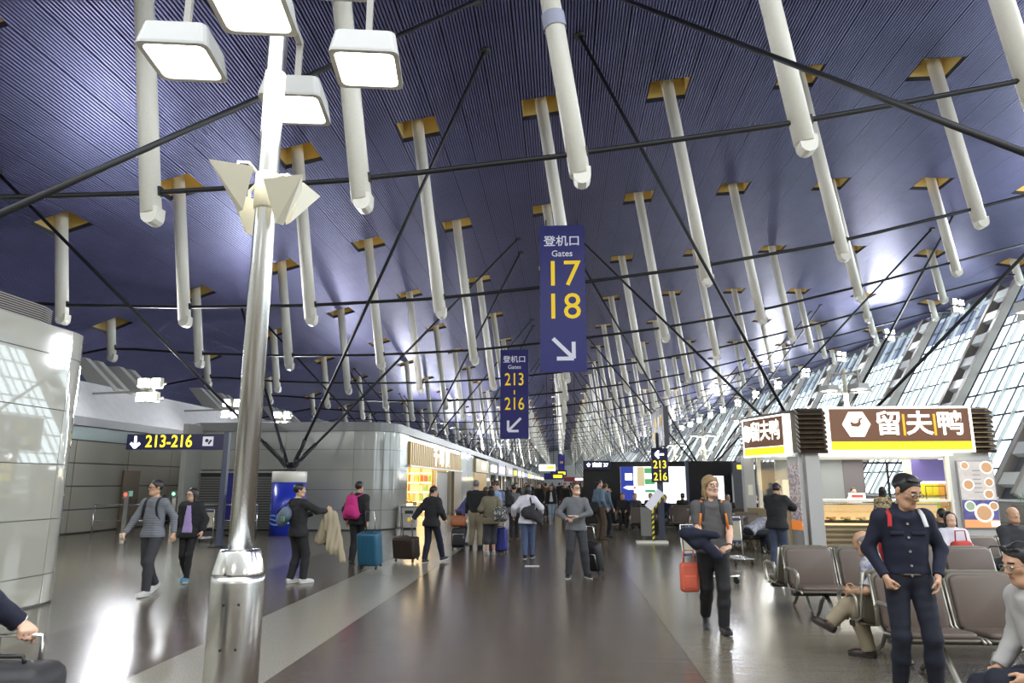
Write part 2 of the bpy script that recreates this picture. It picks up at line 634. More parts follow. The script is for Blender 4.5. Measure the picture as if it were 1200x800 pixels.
drumY = [5.6 + 18 * k for k in range(0, 14)]
XL, XR = -9.2, 8.3
for k, yd in enumerate(drumY):
    for side, xd, xs in (('left', XL, (-16.3, -2.0)), ('right', XR, (0.7, 19.5))):
        for xa in xs:
            for ya in (yd - 5.7, yd + 10.2):
                mb = MB()
                zt = zc(xa) + 0.02
                r = 0.052 if k < 3 else 0.045
                sx = 1 if xa > xd else -1; sy = 1 if ya > yd else -1
                mb.cyl((xd + sx * .22, yd + sy * .16, 2.42), (xa, ya, zt), r, n=8 if k < 3 else 5)
                o = mb.build('raking_rod', black_steel)
                m2 = MB(); m2.cyl((xa, ya, zt - .06), (xa, ya, zt + .03), .16, n=12); m2.build('ceiling_anchor', black_steel, o)
                if k < 3:
                    m2 = MB(); p0 = Vector((xd + sx * .22, yd + sy * .16, 2.42)); dd = (Vector((xa, ya, zt)) - p0).normalized()
                    m2.cyl(p0, p0 + dd * .9, .075, n=8); m2.build('turnbuckle', black_steel, o)
                where = 'nearest' if k == 0 else ('second' if k == 1 else 'third')
                if k < 3:
                    tag(o, 'black raking rod from %s %s anchor drum, leaning %s and %s' % (where, side, 'right' if sx > 0 else 'left', 'away' if sy > 0 else 'towards the camera'), 'rod', 'raking rods')
                else:
                    tag(o, 'thin distant black raking rod rising to the ceiling far down the hall', 'rod', 'distant raking rods')
    for side, xd in (('left', XL), ('right', XR)):
        if k in (0,) : continue
        t = thing('anchor_drum', ('blue and white anchor drum beside the man carrying a coat' if (k == 1 and side == 'left') else
                  ('anchor drum inside the food kiosk' if (k == 1) else 'far anchor drum holding roof rods on the %s of the hall' % side)), 'drum', (xd, yd, 0),
                  group=None if k == 1 else 'far anchor drums')
        mb = MB(); mb.lathe((0, 0, 0), [(.56, 0), (.56, 1.72)], 28); mb.build('drum_body', mat('drum_blue', (0.02, 0.045, 0.55), 0.3, coat=0.5), t)
        mb = MB(); mb.lathe((0, 0, 0), [(.56, 1.72), (.575, 1.73), (.575, 2.05), (.56, 2.08), (0.1, 2.09)], 28); mb.build('drum_cap', white_paint, t)
        mb = MB(); mb.lathe((0, 0, 2.09), [(.2, 0), (.2, .12), (.12, .16), (.12, .3)], 14)
        for sx in (-1, 1):
            for sy in (-1, 1):
                mb.cyl((sx * .05, sy * .04, 2.15), (sx * .3, sy * .22, 2.5), .07, n=8)
        mb.build('rod_socket', black_steel, t)
        if k == 1 and side == 'left':
            bl = mat('drum_print_light', (0.25, 0.5, 0.85), 0.4)
            # faint block of print and waves wrapped round the drum
            for j, (zz_, a0, a1, h) in enumerate([(1.35, 190, 215, .1), (1.2, 190, 212, .07), (1.0, 190, 222, .09), (.88, 190, 222, .09), (.62, 192, 250, .05), (.5, 190, 280, .04), (.38, 195, 300, .05)]):
                mb = MB(); seg = 10
                A = [math.radians(a0 + (a1 - a0) * q / seg) for q in range(seg + 1)]
                vs = [(.563 * math.cos(a), .563 * math.sin(a), zz_ + s * h / 2 + .03 * math.sin(j + a * 4)) for a in A for s in (-1, 1)]
                fs = [(2 * q, 2 * q + 2, 2 * q + 3, 2 * q + 1) for q in range(seg)]
                mb.add(vs, fs); mb.build('drum_print', bl, t)

# ---------------------------------------------------------------- right: leaning glazed wall
GX0, GZ0, GM = 19.7, 1.0, 0.6


def gx(z): return GX0 + GM * (z - GZ0)
glass = glass_mat('window_glass', (0.93, 0.97, 0.97), 0.05)
fin_white = mat('fin_white', (0.80, 0.86, 0.85), 0.4)
rib_grey = mat('rib_taupe', (0.40, 0.375, 0.34), 0.45)
mull_dark = mat('mullion_dark', (0.05, 0.075, 0.10), 0.4)
GT = 13.1
sl = Vector((GM, 0, 1)).normalized()      # up the slope
nrm = Vector((-1, 0, GM)).normalized()    # into the hall
RM = Matrix((( nrm.x, 0, sl.x), (0, 1, 0), (nrm.z, 0, sl.z)))   # local x = into hall, y, z = up slope
SL = (GT - GZ0) / sl.z


def gp(y, s, d):
    """point on the glazing: distance s up the slope, d into the hall"""
    return Vector((GX0, y, GZ0)) + sl * s + nrm * d
glaz = link('window_1', None); tag(glaz, kind='structure')
bay_y0 = 41.7 - 9 * 4
rung_n = 9
# one bay, built once: ladder rib, white fins, dark mullions and transoms, panes
rib = MB()
for dy in (-.8, .8):
    rib.box(gp(0, SL / 2, .3) - Vector((0, 0, 0)) + Vector((0, dy, 0)), (.42, .32, SL), M=RM)
rib_me = rib.mesh('ladder_rib', rib_grey)
rung_me = MB().box((0, 0, 0), (.3, 1.3, .62), M=RM).mesh('rung', fin_white)
fin_me = MB().box((0, 0, 0), (.16, .08, SL), M=RM).mesh('fin', fin_white)
mul_me = MB().box((0, 0, 0), (.08, .035, SL), M=RM).mesh('mullion', mull_dark)
PS = SL / 9
NW = 4
PW = (9 - 2.02) / NW
tran_me = MB().box((0, 0, 0), (.1, 9 - 2.02, .05), M=RM).mesh('transom', mull_dark)
arm_me = MB().box((0, 0, 0), (.5, .07, .16), M=RM).mesh('bracket', fin_white)
pane_me = MB().box((0, 0, 0), (.02, PW / 2 - .03, PS - .05), M=RM).mesh('window_pane', glass)
panebig_me = MB().box((0, 0, 0), (.02, PW - .03, PS - .05), M=RM).mesh('window_pane', glass)
sheet_me = MB().box((0, 0, 0), (.02, 9 - 2.02, SL), M=RM).mesh('window_pane', glass)
sheet2_me = MB().box((0, 0, 0), (.04, 1.9, SL), M=RM).mesh('rib_backing', mat('rib_backing', (.10, .125, .16), .4))
npane = 0
for k in range(0, 26):
    yc = bay_y0 + 9 * k
    link('ladder_rib', rib_me, glaz, (0, yc, 0))
    for j in range(rung_n if k < 14 else 0):
        link('rung', rung_me, glaz, gp(yc, SL * (j + .5) / rung_n, .3))
    a = yc + 1.01
    detail = k < 9
    for j in range(NW + 1):
        yy = a + PW * j
        if 0 < j < NW and k < 14:
            link('fin', fin_me, glaz, gp(yy, SL / 2, .12))
        if j < NW and k < 14:
            link('mullion', mul_me, glaz, gp(yy + PW / 2, SL / 2, .05))
    for q in range(10 if k < 14 else 0):
        link('transom', tran_me, glaz, gp(a + PW * NW / 2, PS * q, .04))
    if 2 <= k < 5:
        for j in range(NW):
            for q in range(9):
                for h_ in (0, 1):
                    link('window_pane', pane_me, glaz, gp(a + PW * j + PW * (.25 + .5 * h_), PS * (q + .5), 0))
                    npane += 1
    else:
        link('window_pane', sheet_me, glaz, gp(a + PW * NW / 2, SL / 2, 0))
    link('rib_backing', sheet2_me, glaz, gp(yc, SL / 2, 0))
    # top nodes like blunt caps on each rib
    if k < 14:
        for dy in (-.8, .8):
            link('bracket', arm_me, glaz, gp(yc + dy, SL + .1, .1))
# plinth and sill under the glazing, head beam over it
tag(MB().box((GX0 + .1, 115, .45), (.5, 270, .9)).build('wall_right', mat('plinth_grey', (.35, .35, .34), .5)), kind='structure')
tag(MB().box((GX0 + .0, 115, .95), (.8, 270, .1)).build('trim_1', fin_white), kind='structure')
ztop = GT
tag(MB().box((gx(GT) + .35, 115, GT + .35), (.5, 270, .9)).build('wall_right', mat('head_grey', (.25, .26, .34), .5)), kind='structure')
# wall behind the camera and far end
grey_wall = mat('grey_wall', (.36, .35, .32), .5)
tag(MB().box((0, -9.0, 7.5), (62, .3, 15)).build('wall_back', grey_wall), kind='structure')
tag(MB().box((0, 281, 7.5), (62, .3, 15.5)).build('wall_front', mat('far_wall', (.6, .62, .6), .5)), kind='structure')
# ceiling edge strips down to the walls
tag(MB().box((-28.2, 130, 3.0), (.3, 300, 6.5)).build('wall_left', grey_wall), kind='structure')

# ---------------------------------------------------------------- left: passage wall, panel by panel, with a white leaning band above
panel_grey = mat('panel_grey_glossy', (.30, .29, .245), 0.18, coat=0.3)
WX = -16.5
wall_l = link('wall_left', None); tag(wall_l, kind='structure')
joint = mat('joint_dark', (.03, .03, .03), .6)
MB().box((WX - .12, 70, 1.75), (.1, 160, 3.5)).build('wall_core', joint, wall_l)
pm = MB().box((0, 0, 0), (.08, 2.96, .74)).mesh('wall_panel', panel_grey)
for k in range(12):
    for j in range(4):
        link('wall_panel', pm, wall_l, (WX - .04, 9.5 + 3 * k, .42 + .78 * j))
far = MB()
for k in range(12, 45):
    for j in range(4):
        far.box((WX - .04, 9.5 + 3 * k, .42 + .78 * j), (.08, 2.96, .74))
tag(far.build('wall_panels_beyond', panel_grey, wall_l), kind='stuff')
# clerestory strip, grey beam, white leaning band, plates up to the ceiling
MB().box((WX - .02, 75, 3.42), (.05, 160, .5)).build('clerestory_glass', mat('clerestory', (.35, .42, .42), .08, coat=.5), wall_l)
MB().box((WX + .06, 75, 3.78), (.3, 160, .3)).build('beam', mat('beam_grey', (.16, .16, .17), .5), wall_l)
lean = MB()
lean.add([(WX + .1, -5, 3.93), (WX + .1, 155, 3.93), (WX - .9, 155, 5.35), (WX - .9, -5, 5.35)], [(0, 1, 2, 3)])
lean.add([(WX - .9, -5, 5.35), (WX - .9, 155, 5.35), (WX - 2.2, 155, 5.35), (WX - 2.2, -5, 5.35)], [(0, 1, 2, 3)])
lean.build('leaning_band', mat('band_white', (.75, .75, .75), .45, var=.04, vscale=3), wall_l)
plate = MB()
plate.prism([(0, 0), (.9, 0), (-.55, 1.35), (-1.15, 1.35)], .35)
pl_me = plate.mesh('sloping_plate', mat('plate_grey', (.6, .6, .56), .5))
for k in range(16):
    y0 = 17.0 + 9 * k
    for dy in (0, .8, 2.2, 3.0):
        link('sloping_plate', pl_me, wall_l, (WX - 1.6, y0 + dy, 5.2))
up = MB(); up.add([(WX - 2.1, -5, 5.3), (WX - 2.1, 155, 5.3), (-27.9, 155, 6.6), (-27.9, -5, 6.6)], [(0, 1, 2, 3)])
up.build('ledge', mat('ledge_grey', (.3, .3, .32), .6), wall_l)

# ---------------------------------------------------------------- flood light clusters
def flood_cluster(x, y, z, rz, label, tilt, grp, wall_dx):
    t = thing('flood_light_cluster', label, 'flood light', (x, y, z), rz, grp)
    t['category'] = 'flood light'
    hous = MB(); lens = []
    mb = MB(); mb.box((0, .12, .28), (1.0, .07, .07)); mb.box((0, .12, -.22), (.9, .07, .07)); mb.box((0, .14, .03), (.07, .07, .6))
    mb.box((wall_dx / 2, .16, .03), (abs(wall_dx), .07, .07))
    mb.build('bracket', rib_grey, t)
    for (dx, dz) in ((-.32, .3), (.26, .28), (-.34, -.2), (.16, -.22)):
        h = MB(); h.rbox((dx, 0, dz), (.4, .2, .36), .05); hh = h.build('lamp_housing', cream_metal, t)
        MB().box((dx, -.105, dz), (.32, .02, .28)).build('lens', flood_glow, hh)
    return t
ords = ['nearest', 'second', 'third', 'fourth', 'fifth', 'sixth', 'seventh', 'eighth', 'ninth', 'tenth', 'eleventh', 'twelfth']
for i, y in enumerate([23.4, 29.7, 35.3, 44, 53, 62]):
    flood_cluster(-14.3, y, 4.85, math.radians(-12), 'bright four-lamp flood light on the left wall, %s from the camera' % ords[i], 0, 'left wall flood lights', -2.7)
for i in range(12):
    y = 43.0 + 9 * (i)
    flood_cluster(24.3, y, 12.3 if i else 12.2, math.radians(25), 'four-lamp flood light at the head of the glazed wall, %s from the camera' % ords[i], 0, 'flood lights along the glazing head', 2.2)
# ================================================================ lamp masts
def luminaire(parent, c, rz, s=0.5, lit=True):
    """square downlight box with rim and glowing diffuser, on a drop stem"""
    h = MB()
    R3 = Matrix.Rotation(rz, 3, 'Z')
    hz = s * .4
    # slightly tapering body
    a, b = s * .5, s * .44
    rr = s * .1

    def ring(w, z):
        out = []
        for qx, qy in ((1, 1), (-1, 1), (-1, -1), (1, -1)):
            base = {(1, 1): 0, (-1, 1): PI / 2, (-1, -1): PI, (1, -1): 3 * PI / 2}[(qx, qy)]
            for k in range(4):
                t = base + k * PI / 6
                out.append((qx * (w - rr) + rr * math.cos(t), qy * (w - rr) + rr * math.sin(t), z))
        return out
    rings = [ring(b * .8, hz), ring(b, hz * .93), ring(a, 0.02), ring(a, 0.0), ring(a * .86, 0.0), ring(a * .84, 0.015)]
    n = 16
    vs = [tuple(R3 @ Vector(p) + Vector(c)) for r in rings for p in r]
    fs = [(k * n + i, k * n + (i + 1) % n, (k + 1) * n + (i + 1) % n, (k + 1) * n + i) for k in range(5) for i in range(n)]
    fs.append(tuple(range(n)))
    h.add(vs, fs)
    ho = h.build('lamp_housing', mat('housing_grey', (.55, .55, .53), .4), parent)
    g = MB(); g.add([tuple(R3 @ Vector((p[0], p[1], .012)) + Vector(c)) for p in ring(a * .85, 0)], [tuple(range(n - 1, -1, -1))])
    g.build('diffuser', lamp_glow, ho)
    return ho


def kite(parent, c, ang, s=.3, up=1):
    """cream triangular shade of a spotlight with its short arm"""
    M = Matrix.Rotation(ang, 3, 'Z')
    mb = MB()
    T = lambda p: tuple(M @ Vector(p) + Vector(c))
    vs = [T((.04, -.5 * s, .32 * s * up)), T((.04, .5 * s, .32 * s * up)), T((.55 * s, 0, -.1 * s)), T((.1 * s, -.1 * s, -.62 * s * up)), T((.1 * s, .1 * s, -.62 * s * up)), T((.95 * s, 0, .36 * s * up))]
    mb.add(vs, [(0, 3, 5), (1, 5, 4), (3, 4, 5), (0, 5, 1), (0, 1, 4, 3)])
    o = mb.build('shade', cream_metal, parent)
    a = MB(); a.tube([T((-.14, 0, .25 * s)), T((.0, 0, .62 * s)), T((.25 * s, 0, .55 * s)), T((.25 * s, 0, .25 * s))], .012, n=6)
    a.build('shade_arm', cream_metal, o)


def lamp_mast(x, y, rz, label, group=None, detail=True, power=120, full=True, pole_mat=None, H=4.75):
    t = thing('lamp_mast', label, 'lamp post', (x, y, 0), rz, group)
    pm_ = pole_mat or steel_brushed
    if full:
        mb = MB(); mb.lathe((0, 0, 0), [(.165, 0), (.163, 1.1), (.162, 1.14)], 32); b = mb.build('mast_base', steel_brushed, t)
        mb = MB(); mb.lathe((0, 0, 0), [(.162, 1.14), (.16, 1.16), (.128, 1.285), (.122, 1.295), (.075, 1.3)], 32); mb.build('base_cone', chrome, t)
        if detail:
            mb = MB()
            for a in (-1.2, -1.75):
                for z in (.25, .72, .98):
                    mb.cyl((.16 * math.cos(a), .16 * math.sin(a), z), (.169 * math.cos(a), .169 * math.sin(a), z), .008, n=6)
            mb.build('base_screws', black_steel, t)
    mb = MB(); mb.lathe((0, 0, 0), [(.076, 1.29), (.074, 3.6), (.07, H + .75), (.06, H + .8)], 24); mb.build('pole', pm_, t)
    arms = [(-.67, 0), (.67, 0), (0, -.62), (0, .62)]
    for (ax, ay) in arms:
        d = Vector((ax, ay, 0))
        mb = MB()
        mb.box((ax / 2, ay / 2, H + .62), (abs(ax) + .05 if ax else .05, abs(ay) + .05 if ay else .05, .05))
        mb.box((ax, ay, H + .4), (.045, .045, .45))
        mb.build('lamp_arm', rib_grey, t)
        luminaire(t, (ax, ay, H), 0)
    mb = MB(); mb.lathe((0, 0, 3.62), [(.078, 0), (.085, .01), (.085, .26), (.078, .27)], 20); mb.build('clamp_ring', cream_metal, t)
    for k in range(4):
        kite(t, (.16 * math.cos(PI / 4 + k * PI / 2), .13 * math.sin(PI / 4 + k * PI / 2), 3.75 - (.09 if k % 2 else 0)), PI / 4 + k * PI / 2)
    if power:
        l = area_light('mast_light', (x, y, H - .06), (x, y, 0), 1.5, 1.4, power, (1.0, .95, .84))
    return t

lamp_mast(-2.07, 4.55, math.radians(8), 'tall brushed steel lamp post in the left foreground with four glowing square lamps', power=30)
lamp_mast(9.75, 24.4, math.radians(20), 'cream lamp mast rising behind the food kiosk sign', power=120, pole_mat=cream_metal)
lamp_mast(9.25, 13.0, math.radians(12), 'lamp mast at the right edge with two white lamps in view', power=120, pole_mat=cream_metal)
for k, (x, y) in enumerate([(9.6, 36), (9.6, 48), (9.6, 60), (9.6, 72)]):
    lamp_mast(x, y, math.radians(15), 'cream lamp mast on the right beyond the kiosk, %s from the camera' % ['nearest', 'second', 'third', 'fourth'][k], 'distant lamp masts on the right', detail=False, power=220 if k < 3 else 0, pole_mat=cream_metal)
# area lights added to brighten the hall; many stand where no lamp is modelled
for (x, y, p) in [(-2, -5, 120), (9, -4, 120), (-11.5, 13, 150), (-14, 45, 250), (-14, 62, 300), (9.6, 90, 500), (9.6, 125, 600), (-12, 100, 500)]:
    area_light('hall_fill_light', (x, y, 4.7), (x, y, 0), 1.6, 1.6, p, (1.0, .95, .85))
for (y) in (23.4, 35.3, 53, 80, 110, 145, 190, 235):  # left wall floods; those beyond the modelled clusters added to lift the far hall
    area_light('flood_and_fill_left', (-14.2, y, 4.9), (-2, y - 6, 12), 2.2, 1.6, (420 if y < 30 else 700) if y < 60 else 2600, (.93, .95, 1.0), spread=150)
for (y) in (12, 30, 52, 79, 106, 150, 200, 245):  # glazing head floods, with extra ones added to brighten the dim far end
    area_light('flood_and_fill_right', (23.6, y, 11.8), (4, y - 8, 9), 3.5, 2.5, 1000 if y < 60 else 2200, (.93, .95, 1.0), spread=160)

# ================================================================ left core with glossy panels

core_panel = mat('core_panel_glossy', (.46, .45, .385), 0.06, coat=1.0, cr=.02)
for m_ in (core_panel,):
    m_.node_tree.nodes['Principled BSDF'].inputs['Coat IOR'].default_value = 2.0
core = link('wall_left', None); core.name = 'trim_2'; tag(core, kind='structure')
R = 0.75; CX_, CY_ = -7.4 - R, 9.95
path = [(-7.4, -2.0), (-7.4, 0.8), (-7.4, 3.6), (-7.4, 6.2), (-7.4, 8.2), (-7.4, CY_)] + [(CX_ + R * math.cos(a), CY_ + R * math.sin(a)) for a in [PI / 2 * q / 8 for q in range(1, 9)]] + [(-10.2, CY_ + R), (-13, CY_ + R)]
zs = [0.03, .43, 1.2, 1.98, 2.77, 3.56, 3.98]
segs = [(0, 1), (1, 2), (2, 3), (3, 4), (4, 5), (5, 13), (13, 14), (14, 15)]


def curved_panel(path, a, b, z0, z1, m, parent, name='wall_panel', gap=.006):
    mb = MB(); pts = path[a:b + 1]
    vs = []
    P = [Vector((x, y, 0)) for x, y in pts]
    d0 = (P[1] - P[0]).normalized(); d1 = (P[-1] - P[-2]).normalized()
    P[0] += d0 * gap; P[-1] -= d1 * gap
    for p in P: vs += [(p.x, p.y, z0 + gap), (p.x, p.y, z1 - gap)]
    fs = [(2 * i, 2 * i + 2, 2 * i + 3, 2 * i + 1) for i in range(len(P) - 1)]
    n = len(P)
    no = len(vs)
    vs += list(vs)          # own vertices for the edge faces, so the front shades clean
    for i, p in enumerate(P):
        t = (P[min(i + 1, n - 1)] - P[max(i - 1, 0)]).normalized()
        q = p + Vector((-t.y, t.x, 0)) * .04
        vs += [(q.x, q.y, z0 + gap), (q.x, q.y, z1 - gap)]
    o = 2 * n
    ed = [(2 * i, o + 2 * i, o + 2 * i + 2, 2 * i + 2) for i in range(n - 1)] + [(2 * i + 1, 2 * i + 3, o + 2 * i + 3, o + 2 * i + 1) for i in range(n - 1)]
    ed += [(0, 1, o + 1, o), (2 * n - 2, o + 2 * n - 2, o + 2 * n - 1, 2 * n - 1)]
    fs += [tuple(q + no for q in f) for f in ed]
    mb.add(vs, fs, False)
    me = mb.mesh(name, m)
    for k in range(n - 1): me.polygons[k].use_smooth = True
    return link(name, me, parent)

for (a, b) in segs:
    for z0, z1 in zip(zs[:-1], zs[1:]):
        curved_panel(path, a, b, z0, z1, core_panel, core)
inner = [(x + (.05 if False else -.03) if i < 6 else CX_ + (x - CX_) * (1 - .04), y if i < 6 else y - .03) for i, (x, y) in enumerate(path)]
mb = MB(); mb.add([(x, y, z) for x, y in inner for z in (0, 3.97)], [(2 * i, 2 * i + 2, 2 * i + 3, 2 * i + 1) for i in range(len(inner) - 1)])
mb.add([(x, y, 3.97) for x, y in inner] + [(-13, -2, 3.97)], [tuple(range(len(inner) + 1))])
mb.build('core_wall', mat('core_wall_grey', (.12, .12, .115), .6), core)
# louvre drum on the roof of the core
lp = [(-7.5, -2), (-7.5, 9.3)] + [(-8.15 + .65 * math.cos(a), 9.3 + .65 * math.sin(a)) for a in [PI / 2 * q / 6 for q in range(1, 7)]] + [(-12.5, 9.95)]
mb = MB(); mb.add([(x, y, z) for x, y in lp for z in (3.97, 4.25)], [(2 * i, 2 * i + 2, 2 * i + 3, 2 * i + 1) for i in range(len(lp) - 1)])
mb.build('louvre_backing', recess_dark, core)
for k in range(8):
    z = 3.995 + k * .032
    mb = MB()
    lp2 = [(x + .04, y) if i < 2 else (x + .03, y + .03) for i, (x, y) in enumerate(lp)]
    n = len(lp)
    vs = [(x, y, z) for x, y in lp2] + [(x, y, z + .012) for x, y in lp2] + [(x, y, z + .016) for x, y in lp]
    mb.add(vs, [(i, i + 1, n + i + 1, n + i) for i in range(n - 1)] + [(n + i, n + i + 1, 2 * n + i + 1, 2 * n + i) for i in range(n - 1)])
    mb.build('louvre_slat', rib_grey, core)

# ================================================================ shop block on the left
shop = link('wall_left', None); shop.name = 'wall_shops'; tag(shop, kind='structure')
sp_grey = mat('shop_panel_glossy', (.36, .36, .33), 0.12, coat=.4, cr=.05)
r2 = 1.4; cx2, cy2 = -7.6, 27.0
fp = [(-13.5, 25.6), (-11.85, 25.6), (-10.2, 25.6), (-8.9, 25.6), (-7.6, 25.6)] + [(cx2 + r2 * math.sin(a), cy2 - r2 * math.cos(a)) for a in [PI / 2 * q / 10 for q in range(1, 11)]] + [(-6.2, 28.46)]
zs2 = [.04, .72, 1.46, 2.18, 2.92, 3.62]
for (a, b) in [(2, 4), (4, 9), (9, 14), (14, 15)]:
    for z0, z1 in zip(zs2[:-1], zs2[1:]):
        curved_panel(fp, a, b, z0, z1, sp_grey, shop)
for (a, b) in [(0, 1), (1, 2)]:
    for z0, z1 in ((2.18, 2.92), (2.92, 3.62)):
        curved_panel(fp, a, b, z0, z1, sp_grey, shop)
sp_grey.node_tree.nodes['Principled BSDF'].inputs['Coat IOR'].default_value = 1.9
lgrey = mat('louvre_grey', (.20, .20, .185), .45)
for (z0, z1) in ((.04, 2.0), (2.05, 2.75)):
    for (x0, x1) in ((-13.4, -10.1),):
        n = int((z1 - z0) / .09)
        if z0 > 2: continue
        for k in range(n):
            MB().box(((x0 + x1) / 2, 25.57, z0 + .09 * (k + .5)), (x1 - x0, .05, .06)).build('louvre_slat', lgrey, shop)
MB().box((-11.7, 25.56, 2.1), (3.5, .09, .08)).build('louvre_frame', sp_grey, shop)
mb = MB()
ipx = [(x, y + .06) if i < 5 else (x - .04, y + .03) for i, (x, y) in enumerate(fp)]
mb.add([(x, y, z) for x, y in ipx for z in (0, 3.62)], [(2 * i, 2 * i + 2, 2 * i + 3, 2 * i + 1) for i in range(len(ipx) - 1)])
mb.build('block_wall', joint, shop)
# cornice
cor = MB()
full = fp + [(-6.2, 270)]
out = [(x, y - .1) if i < 5 else (x + .08, y - .04 if i < 15 else y) for i, (x, y) in enumerate(full)]
n = len(full)
vs = [(x, y, 3.6) for x, y in out] + [(x, y, 3.92) for x, y in out] + [(x - .8, y + .8, 3.92) for x, y in out] + [(x - .3, y + .3, 3.6) for x, y in out]
cor.add(vs, [(i, i + 1, n + i + 1, n + i) for i in range(n - 1)] + [(n + i, n + i + 1, 2 * n + i + 1, 2 * n + i) for i in range(n - 1)] + [(3 * n + i, 3 * n + i + 1, i + 1, i) for i in range(n - 1)])
cor.build('cornice', mat('cornice_grey', (.22, .22, .22), .35), shop)
rf = MB(); rf.add([(-7.4, 26, 3.9), (-6.9, 270, 3.9), (-13.5, 270, 3.9), (-13.5, 26, 3.9)], [(0, 1, 2, 3)]); rf.build('block_roof', recess_dark, shop)
MB().box((-13.5, 147, 1.9), (.2, 245, 3.8)).build('block_side', sp_grey, shop)
# wall stretches between the shop openings, in panels
stone = mat('shop_panel_pale', (.50, .50, .46), 0.12, coat=.5, cr=.05)


def pier(y0, y1, m=stone, z1=3.62, n=None):
    n = n or max(1, round((y1 - y0) / 1.6))
    for k in range(n):
        a = y0 + (y1 - y0) * k / n; b = y0 + (y1 - y0) * (k + 1) / n
        for za, zb in zip(zs2[:-1], zs2[1:]):
            MB().box((-6.24, (a + b) / 2, (za + zb) / 2), (.08, b - a - .012, zb - za - .012)).build('wall_panel', m, shop)
    MB().box((-6.34, (y0 + y1) / 2, 1.81), (.1, y1 - y0, 3.6)).build('pier_core', joint, shop)
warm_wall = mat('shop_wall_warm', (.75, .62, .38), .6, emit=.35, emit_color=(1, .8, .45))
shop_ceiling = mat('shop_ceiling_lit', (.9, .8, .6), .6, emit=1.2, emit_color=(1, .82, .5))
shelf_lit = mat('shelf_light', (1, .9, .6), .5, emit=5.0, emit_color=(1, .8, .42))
gold = mat('gold_slat', (.62, .43, .14), .35, metal=.4)
gold_back = mat('gold_back', (.35, .24, .09), .5)

# first shop: gold slatted fascia with three lit characters
Y0, Y1 = 28.5, 40.6
MB().box((-6.5, (28.4 + 44) / 2, 3.5), (.5, 15.6, .24)).build('lintel', stone, shop)
s1 = thing('shop_fascia', 'gold slatted fascia with white lit characters over the bakery shop', 'shop sign', (-6.2, 28.5, 0))
MB().box((-.1, 7.6, 2.9), (.1, 15.2, .95)).build('fascia_board', gold_back, s1)
for k in range(38):
    MB().box((.02, .2 + k * .4, 2.9), (.12, .2, .95)).build('slat', gold, s1)
MB().box((-.02, 7.6, 2.38), (.3, 15.3, .08)).build('sill', white_paint, s1)
for k, ch in enumerate('千印良'):
    text(ch, .95, sign_white_lit, s1, (.1, 6.0 + k * 1.75, 2.92), (PI / 2, 0, PI / 2), bold=.035, sx=1.5)
# interior of the first shop
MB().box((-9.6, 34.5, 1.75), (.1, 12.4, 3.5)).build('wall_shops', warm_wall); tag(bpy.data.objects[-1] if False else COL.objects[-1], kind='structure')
for yy in (28.45, 40.75):
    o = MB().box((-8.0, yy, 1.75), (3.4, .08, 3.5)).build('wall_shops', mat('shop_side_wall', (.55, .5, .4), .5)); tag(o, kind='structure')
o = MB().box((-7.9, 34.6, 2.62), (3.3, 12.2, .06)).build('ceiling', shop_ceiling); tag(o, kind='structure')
area_light('shop_light', (-7.9, 33, 2.5), (-7.9, 33, 0), 2.5, 8, 350, (1, .82, .5))
sh = thing('display_shelving', 'warm lit wall shelving full of packets inside the bakery shop', 'shelf', (-8.25, 38.2, 0))
for k in range(5): MB().box((-1.3 + k * .65, 0, 1.3), (.05, .4, 2.6)).build('upright', gold, sh)
MB().box((0, .22, 1.3), (2.7, .04, 2.6)).build('back_board', warm_wall, sh)
for z in (.25, .75, 1.25, 1.75, 2.25):
    MB().box((0, 0, z), (2.65, .42, .04)).build('shelf_board', gold, sh)
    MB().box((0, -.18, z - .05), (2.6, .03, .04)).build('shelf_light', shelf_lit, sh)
rnd = random.Random(3)
pkn = ('red', 'cream', 'green', 'orange')
pk = [MB().box((0, 0, .15), (.17, .14, .3)).mesh('packet', mat('packet_%s' % n_, c_, .5)) for n_, c_ in zip(pkn, ((.6, .08, .03), (.8, .7, .45), (.2, .4, .1), (.85, .4, .05)))]
for zi, z in enumerate((.27, .77, 1.27, 1.77)):
    for k in range(11):
        if rnd.random() < .85:
            q = rnd.randrange(4); sh_n = ('lowest', 'second', 'third', 'top')[zi]
            o = link('packet', pk[q], None, (-9.45 + k * .24, 38.1, z))
            tag(o, '%s packet on the %s warm lit bakery shelf' % (pkn[q], sh_n), 'packet', '%s packets on the %s bakery shelf' % (pkn[q], sh_n))
ct = thing('bakery_counter', 'glowing glass bakery counter in the shop opening behind the silver bin', 'counter', (-6.95, 30.4, 0))
MB().box((0, .3, .45), (1.3, .5, .9)).build('counter_base', gold_back, ct)
for z in (.25, .55, .85):
    MB().box((0, .02, z), (1.28, .5, .03)).build('counter_shelf', chrome, ct); MB().box((0, -.18, z - .06), (1.25, .06, .06)).build('lit_strip', shelf_lit, ct)
    for k in range(6): MB().rbox((-.5 + k * .2, -.05, z + .06), (.16, .2, .09), .035, seg=2).build('pastry', mat('pastry', (.6, .3, .08), .5), ct)
MB().box((0, 0, 1.08), (1.3, .5, .34)).build('glass_case', glass_mat('case_glass', (.97, .98, .97), .06), ct)
# grey sliding door panel and brown pier at the far side of the opening
dr = thing('shutter_panel', 'grey corrugated shutter panel at the right of the bakery opening', 'shutter', (-6.5, 38.6, 0))
for k in range(12): MB().box((0, -1.6 + k * .3, 1.15), (.06, .26, 2.3)).build('shutter_slat', mat('shutter_grey', (.36, .35, .33), .4), dr)
MB().box((.0, 2.0, 1.2), (.1, .18, 2.4)).build('shutter_frame', chrome, dr)
o = MB().box((-6.3, 42.4, 1.19), (.3, 3.0, 2.38)).build('trim_3', mat('brown_pier', (.26, .2, .12), .4)); tag(o, kind='structure')
pier(44, 50.4)
